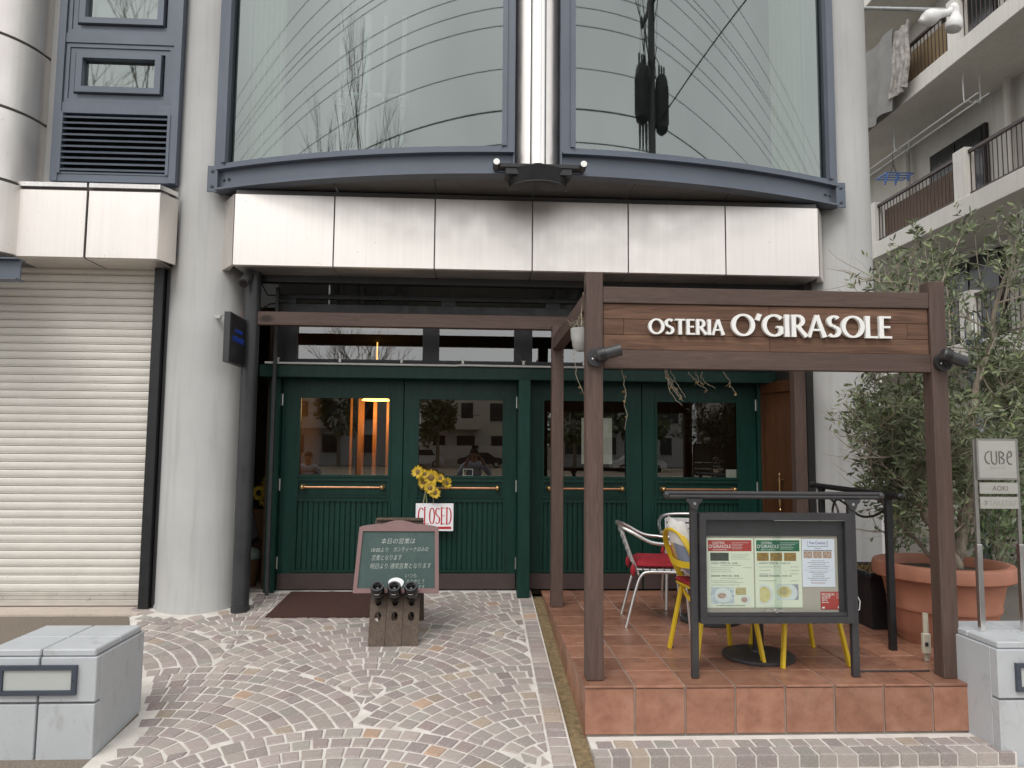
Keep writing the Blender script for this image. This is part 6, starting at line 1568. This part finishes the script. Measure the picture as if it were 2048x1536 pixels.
tag(MB().tube([(5.6,-1.1,8.0),(8.5,2.5,10.5),(12,6.5,13)], 0.018, 6, caps=False).build('stay_cable', 'wire_black', fix=False), 'slanting stay cable from the transformer pole, mirrored in the right bay window', 'cable')
def bare_tree(x, y, h, seed, label):
    r_ = empty('bare_tree', (x,y,-0.15), label, 'tree', 'bare street trees'); rn = random.Random(seed); tb = MB(); cb_ = MB()
    tb.tube([(x,y,-0.15),(x+.05,y,h*.25),(x,y,h*.45)], [.16,.12,.09], 8)
    def br(p, d, ln, r0_, lv):
        q = p + d*ln; m_ = (p+q)/2 + Vector((rn.uniform(-.1,.1),rn.uniform(-.1,.1),.05))*ln; cb_.tube([p,m_,q], [r0_,r0_*.8,r0_*.55], 5 if lv < 2 else 3, caps=False)
        if lv < 4:
            for k in range(3): br(p.lerp(q, rn.uniform(.5,1)), (d+Vector((rn.uniform(-.55,.55),rn.uniform(-.55,.55),rn.uniform(-.1,.5)))).normalized(), ln*rn.uniform(.55,.8), r0_*.55, lv+1)
    for k in range(6): a = 6.28*k/6; br(Vector((x,y,h*rn.uniform(.25,.45))), Vector((.45*math.cos(a),.45*math.sin(a),.9)).normalized(), h*.25, .06, 0)
    tb.build('trunk', 'bark', r_, smooth=True); cb_.build('crown', 'bark', r_, fix=False)
bare_tree(-8.6, -5.5, 13.0, 1, 'bare branching tree mirrored in the left bay window'); bare_tree(-11.0, -6.5, 12.0, 2, 'slender bare tree left of the other, mirrored in the left bay window'); bare_tree(-6.5, -27, 9.5, 3, 'bare tree in front of the houses, mirrored in the transom panes')
def leafy_tree(x, y, h, r, seed, label, n=900, m='shrub_leaf'):
    r_ = empty('leafy_tree', (x,y,-0.15), label, 'tree', 'trees across the street'); rn = random.Random(seed); b = MB(); cls = [(rn.uniform(-.75,.75), rn.uniform(-.75,.75), rn.uniform(-.7,.8), rn.uniform(.22,.5)) for _ in range(16)]; MB().tube([(x,y,-0.15),(x,y,h*.6)], [.2,.12], 8).build('trunk', 'bark', r_)
    for k in range(n):
        c_ = cls[k % 16]; d = Vector((rn.gauss(0,1),rn.gauss(0,1),rn.gauss(0,1))).normalized()*rn.random()**.4*c_[3] + Vector(c_[:3]); leaf(b, Vector((x+d.x*r, y+d.y*r, h*.62+d.z*h*.38)), d+Vector((rn.uniform(-.4,.4),)*3), .5, .16, rn)
    b.build('crown', m, r_, fix=False)
leafy_tree(-3.4, -53, 6.0, 1.5, 4, 'dome shaped clipped evergreen before the cream house, mirrored in the second door'); leafy_tree(-19.5, -50, 7, 2.2, 5, 'loose evergreen at the left, mirrored in the first door'); leafy_tree(-12.5, -54, 8.5, 1.8, 6, 'tall evergreen between the houses, mirrored in the first door'); leafy_tree(9, -52, 7, 3, 7, 'broad evergreen mirrored in the third door'); leafy_tree(14.5, -50, 8, 2.6, 8, 'dark evergreen mirrored in the rightmost door')
leafy_tree(-17.0, -40, 2.2, 1.3, 9, 'low rounded hedge ball mirrored in the first door')
def house(x0, x1, y, h, m, label, seed):
    r_ = empty('house', ((x0+x1)/2, y-4, -0.15), label, 'house', 'houses across the street'); rn = random.Random(seed)
    MB().box(x0, x1, y-9, y, -0.15, h).build('wall', m, r_); MB().box(x0-0.4, x1+0.4, y-9.4, y+0.4, h, h+0.35).build('roof', 'roof_dark', r_)
    n = int((x1-x0)/3.2)
    for fl in (0.6, 3.9):
        for k in range(n):
            cx_ = x0+1.6+3.2*k + rn.uniform(-.3,.3); ww = rn.choice((0.6,0.9,1.1)); o = MB().box(cx_-ww, cx_+ww, y-0.02, y+0.05, fl+0.5, fl+2.3).build('window', 'window_dark', r_)
            MB().box(cx_-ww-0.06, cx_+ww+0.06, y+0.051, y+0.10, fl+0.40, fl+0.5).build('sill', 'house_grey', o)
    bx_ = MB().box(x0+1.0, x0+6.0, y, y+1.2, 3.5, 4.6).build('balcony', m, r_); MB().box(x0+1.0, x0+6.0, y+1.15, y+1.2, 4.9, 4.95).build('rail', 'charcoal_metal', bx_)
house(-19, -8.5, -60, 7.6, 'house_grey', 'grey two storey house mirrored in the first door', 1); house(-5.5, 6.5, -60, 7.8, 'house_cream', 'cream two storey house with a balcony mirrored in the second door', 2); house(9, 22, -62, 7.2, 'house_grey', 'pale grey house mirrored in the rightmost doors', 3); house(-40, -23, -62, 7.4, 'house_cream', 'cream house far to the left across the street', 4); house(26, 45, -62, 8.0, 'house_cream', 'cream house far to the right across the street', 5)
tag(MB().box(-7.5, 8, -57.4, -57.15, -0.15, 1.9).build('garden_wall', 'house_cream'), 'cream garden wall in front of the cream house across the street', 'wall')
def car(x, y, m, label, wagon=False):
    r_ = empty('parked_car', (x, y, -0.145), label, 'car', 'cars parked across the street')
    prof = [(-2.2,0.35),(-2.2,0.75),(-1.95,0.9),(-1.5,0.95),(-0.95,1.38),(0.6,1.42),(1.15,1.0),(1.95,0.88),(2.2,0.7),(2.2,0.35)] if not wagon else [(-2.1,0.35),(-2.1,1.0),(-1.9,1.7),(1.0,1.75),(1.5,1.1),(2.1,0.95),(2.15,0.35)]
    MB().prism(prof, -0.85, 0.85, lambda u, v, t: (x+u, y+t, v-0.145)).build('body', m, r_)
    gp = [(-1.3,0.98),(-0.85,1.32),(0.55,1.36),(1.0,1.0)] if not wagon else [(-1.8,1.1),(-1.7,1.6),(0.95,1.64),(1.3,1.12)]
    MB().prism(gp, 0.852, 0.86, lambda u, v, t: (x+u, y+t, v-0.145)).build('side_window', 'window_dark', r_)
    for wx in (-1.35, 1.35):
        for s in (-1, 1):
            o = MB().tube([(x+wx,y+s*0.70,0.17),(x+wx,y+s*0.88,0.17)], 0.31, 18).build('wheel', 'tyre', r_); MB().tube([(x+wx,y+s*0.881,0.17),(x+wx,y+s*0.89,0.17)], 0.18, 12).build('rim', 'hinge', o)
car(0.6, -54.5, 'car_navy', 'dark blue saloon car mirrored in the second door'); car(-5.0, -55, 'car_white', 'white van mirrored at the left of the second door', True); car(13.2, -45, 'car_white', 'white saloon car mirrored in the rightmost door')

# ---- the two people mirrored in the doors
def person(x, y, h, yaw, label, photographer):
    r_ = empty('person', (0,0,0), label, 'person', 'people mirrored in the doors'); k = h/1.72
    def skin(name, m, V, E_, R_):
        me = bpy.data.meshes.new(name); me.from_pydata([tuple(Vector(p)*k) for p in V], E_, []); o = bpy.data.objects.new(name, me); COL.objects.link(o)
        md = o.modifiers.new('skin', 'SKIN'); me.update()
        for i, rr in enumerate(R_): me.skin_vertices[0].data[i].radius = (rr[0]*k, rr[1]*k) if isinstance(rr, tuple) else (rr*k, rr*k)
        me.skin_vertices[0].data[0].use_root = True; md.use_smooth_shade = True; sd2 = o.modifiers.new('sub', 'SUBSURF'); sd2.levels = sd2.render_levels = 2
        bpy.context.view_layer.update(); dg = bpy.context.evaluated_depsgraph_get(); m2 = bpy.data.meshes.new_from_object(o.evaluated_get(dg)); bpy.data.objects.remove(o)
        m2.name = name; m2.materials.clear(); m2.materials.append(MT[m]); m2.polygons.foreach_set('use_smooth', [True]*len(m2.polygons)); o2 = place(name, m2, (0,0,0), r_); return o2
    if photographer:
        AL = [(-0.19,0,1.40),(-0.31,0.08,1.20),(-0.16,0.26,1.42),(-0.10,0.30,1.56)]; AR_ = [(0.19,0,1.40),(0.33,0.06,1.22),(0.20,0.26,1.44),(0.13,0.30,1.57)]
    else:
        AL = [(-0.19,0,1.40),(-0.25,-0.02,1.12),(-0.25,0.06,0.86),(-0.25,0.10,0.76)]; AR_ = [(0.19,0,1.40),(0.25,-0.02,1.12),(0.25,0.06,0.86),(0.25,0.10,0.76)]
    V = [(0,0,0.95),(0,0,1.15),(0,0,1.33),(0,0,1.43),(0,0.02,1.51),(0,0.03,1.60),(0,0.035,1.68), (-0.10,0,0.90),(-0.11,0.02,0.50),(-0.11,-0.02,0.10),(-0.12,0.12,0.045),(0.10,0,0.90),(0.11,0.02,0.50),(0.11,-0.02,0.10),(0.12,0.12,0.045)] + AL + AR_
    E_ = [(0,1),(1,2),(2,3),(3,4),(4,5),(5,6),(0,7),(7,8),(8,9),(9,10),(0,11),(11,12),(12,13),(13,14),(3,15),(15,16),(16,17),(17,18),(3,19),(19,20),(20,21),(21,22)]
    Rr = [(0.15,0.11),(0.145,0.10),(0.17,0.11),(0.10,0.08),0.052,(0.078,0.092),(0.070,0.085), 0.09,0.06,0.045,0.04,0.09,0.06,0.045,0.04, 0.065,0.045,0.036,0.03, 0.065,0.045,0.036,0.03]
    skin('body', 'skin', V, E_, Rr)
    skin('shirt', 'shirt_pale', [V[0],V[1],V[2],V[3]] + AL[:3] + AR_[:3], [(0,1),(1,2),(2,3),(3,4),(4,5),(5,6),(3,7),(7,8),(8,9)], [(0.165,0.125),(0.16,0.115),(0.185,0.125),(0.12,0.10),0.08,0.058,0.045,0.08,0.058,0.045])
    skin('trousers', 'trousers', [V[0],V[7],V[8],V[9],V[11],V[12],V[13]], [(0,1),(1,2),(2,3),(0,4),(4,5),(5,6)], [(0.16,0.12),0.105,0.08,0.065,0.105,0.08,0.065])
    t = MB(); t.sphere((0,0.015*k,1.675*k), 0.098*k, 16, 10, (0.9,1.05,0.95)); t.v = [p for p in t.v]; t.v = [(p[0], p[1]-0.022*k if p[2] < 1.67*k else p[1]-0.008*k, max(p[2], 1.60*k)) for p in t.v]; t.build('hair', 'hair', r_, smooth='all')
    t = MB(); t.sphere((0,0.125*k,1.615*k), 0.018*k, 8, 6, (.7,1,1.2)); t.build('nose', 'skin', r_, smooth=True)
    for s in (-1, 1):
        MB().sphere((0.032*s*k,0.112*k,1.64*k), 0.009*k, 8, 6).build('eye', 'hair', r_); MB().sphere((0.086*s*k,0.02*k,1.62*k), 0.026*k, 8, 6, (.4,.8,1.2)).build('ear', 'skin', r_, smooth=True)
        hp2 = Vector(AL[3] if s < 0 else AR_[3])*k; dn_ = Vector((-s*0.3,0.1,1)) if photographer else Vector((0,.1,-1)); dn_.normalize()
        for f_ in range(4):
            q = hp2 + Vector((0.0, 0.014*(f_-1.5)*1.3, 0))*k; MB().tube([q, q+dn_*(0.05+0.006*(1.5-abs(f_-1.5)))*k, q+(dn_+Vector((-s*.5,0,0)))*0.06*k], [.010*k,.009*k,.007*k], 6).build('finger', 'skin', r_, smooth=True)
        MB().tube([hp2+Vector((0,-.02,0))*k, hp2+(dn_*.4+Vector((-s*.5,-.1,0)))*0.07*k], [.012*k,.009*k], 6).build('thumb', 'skin', r_, smooth=True)
    MB().tube([(-.028*k,.118*k,1.578*k),(0,.124*k,1.575*k),(.028*k,.118*k,1.578*k)], .005*k, 6).build('mouth', 'cushion_red', r_)
    r_.location = (x, y, -0.075); r_.rotation_euler = (0,0,yaw)
    return r_
person(-0.02, -0.42, 1.72, 0, 'person in a pale blue shirt holding up a phone, mirrored in the second door', True)
person(-3.35, -0.35, 1.62, R(-12), 'person in a pale shirt standing, mirrored at the left of the first door', False)
o = empty('phone', (0, -0.03, 1.68), 'black phone held up by the photographer, mirrored in the second door', 'phone')
MB().box(-0.069, 0.069, -0.05, -0.042, 1.665, 1.732, .003).build('phone_body', 'phone', o)
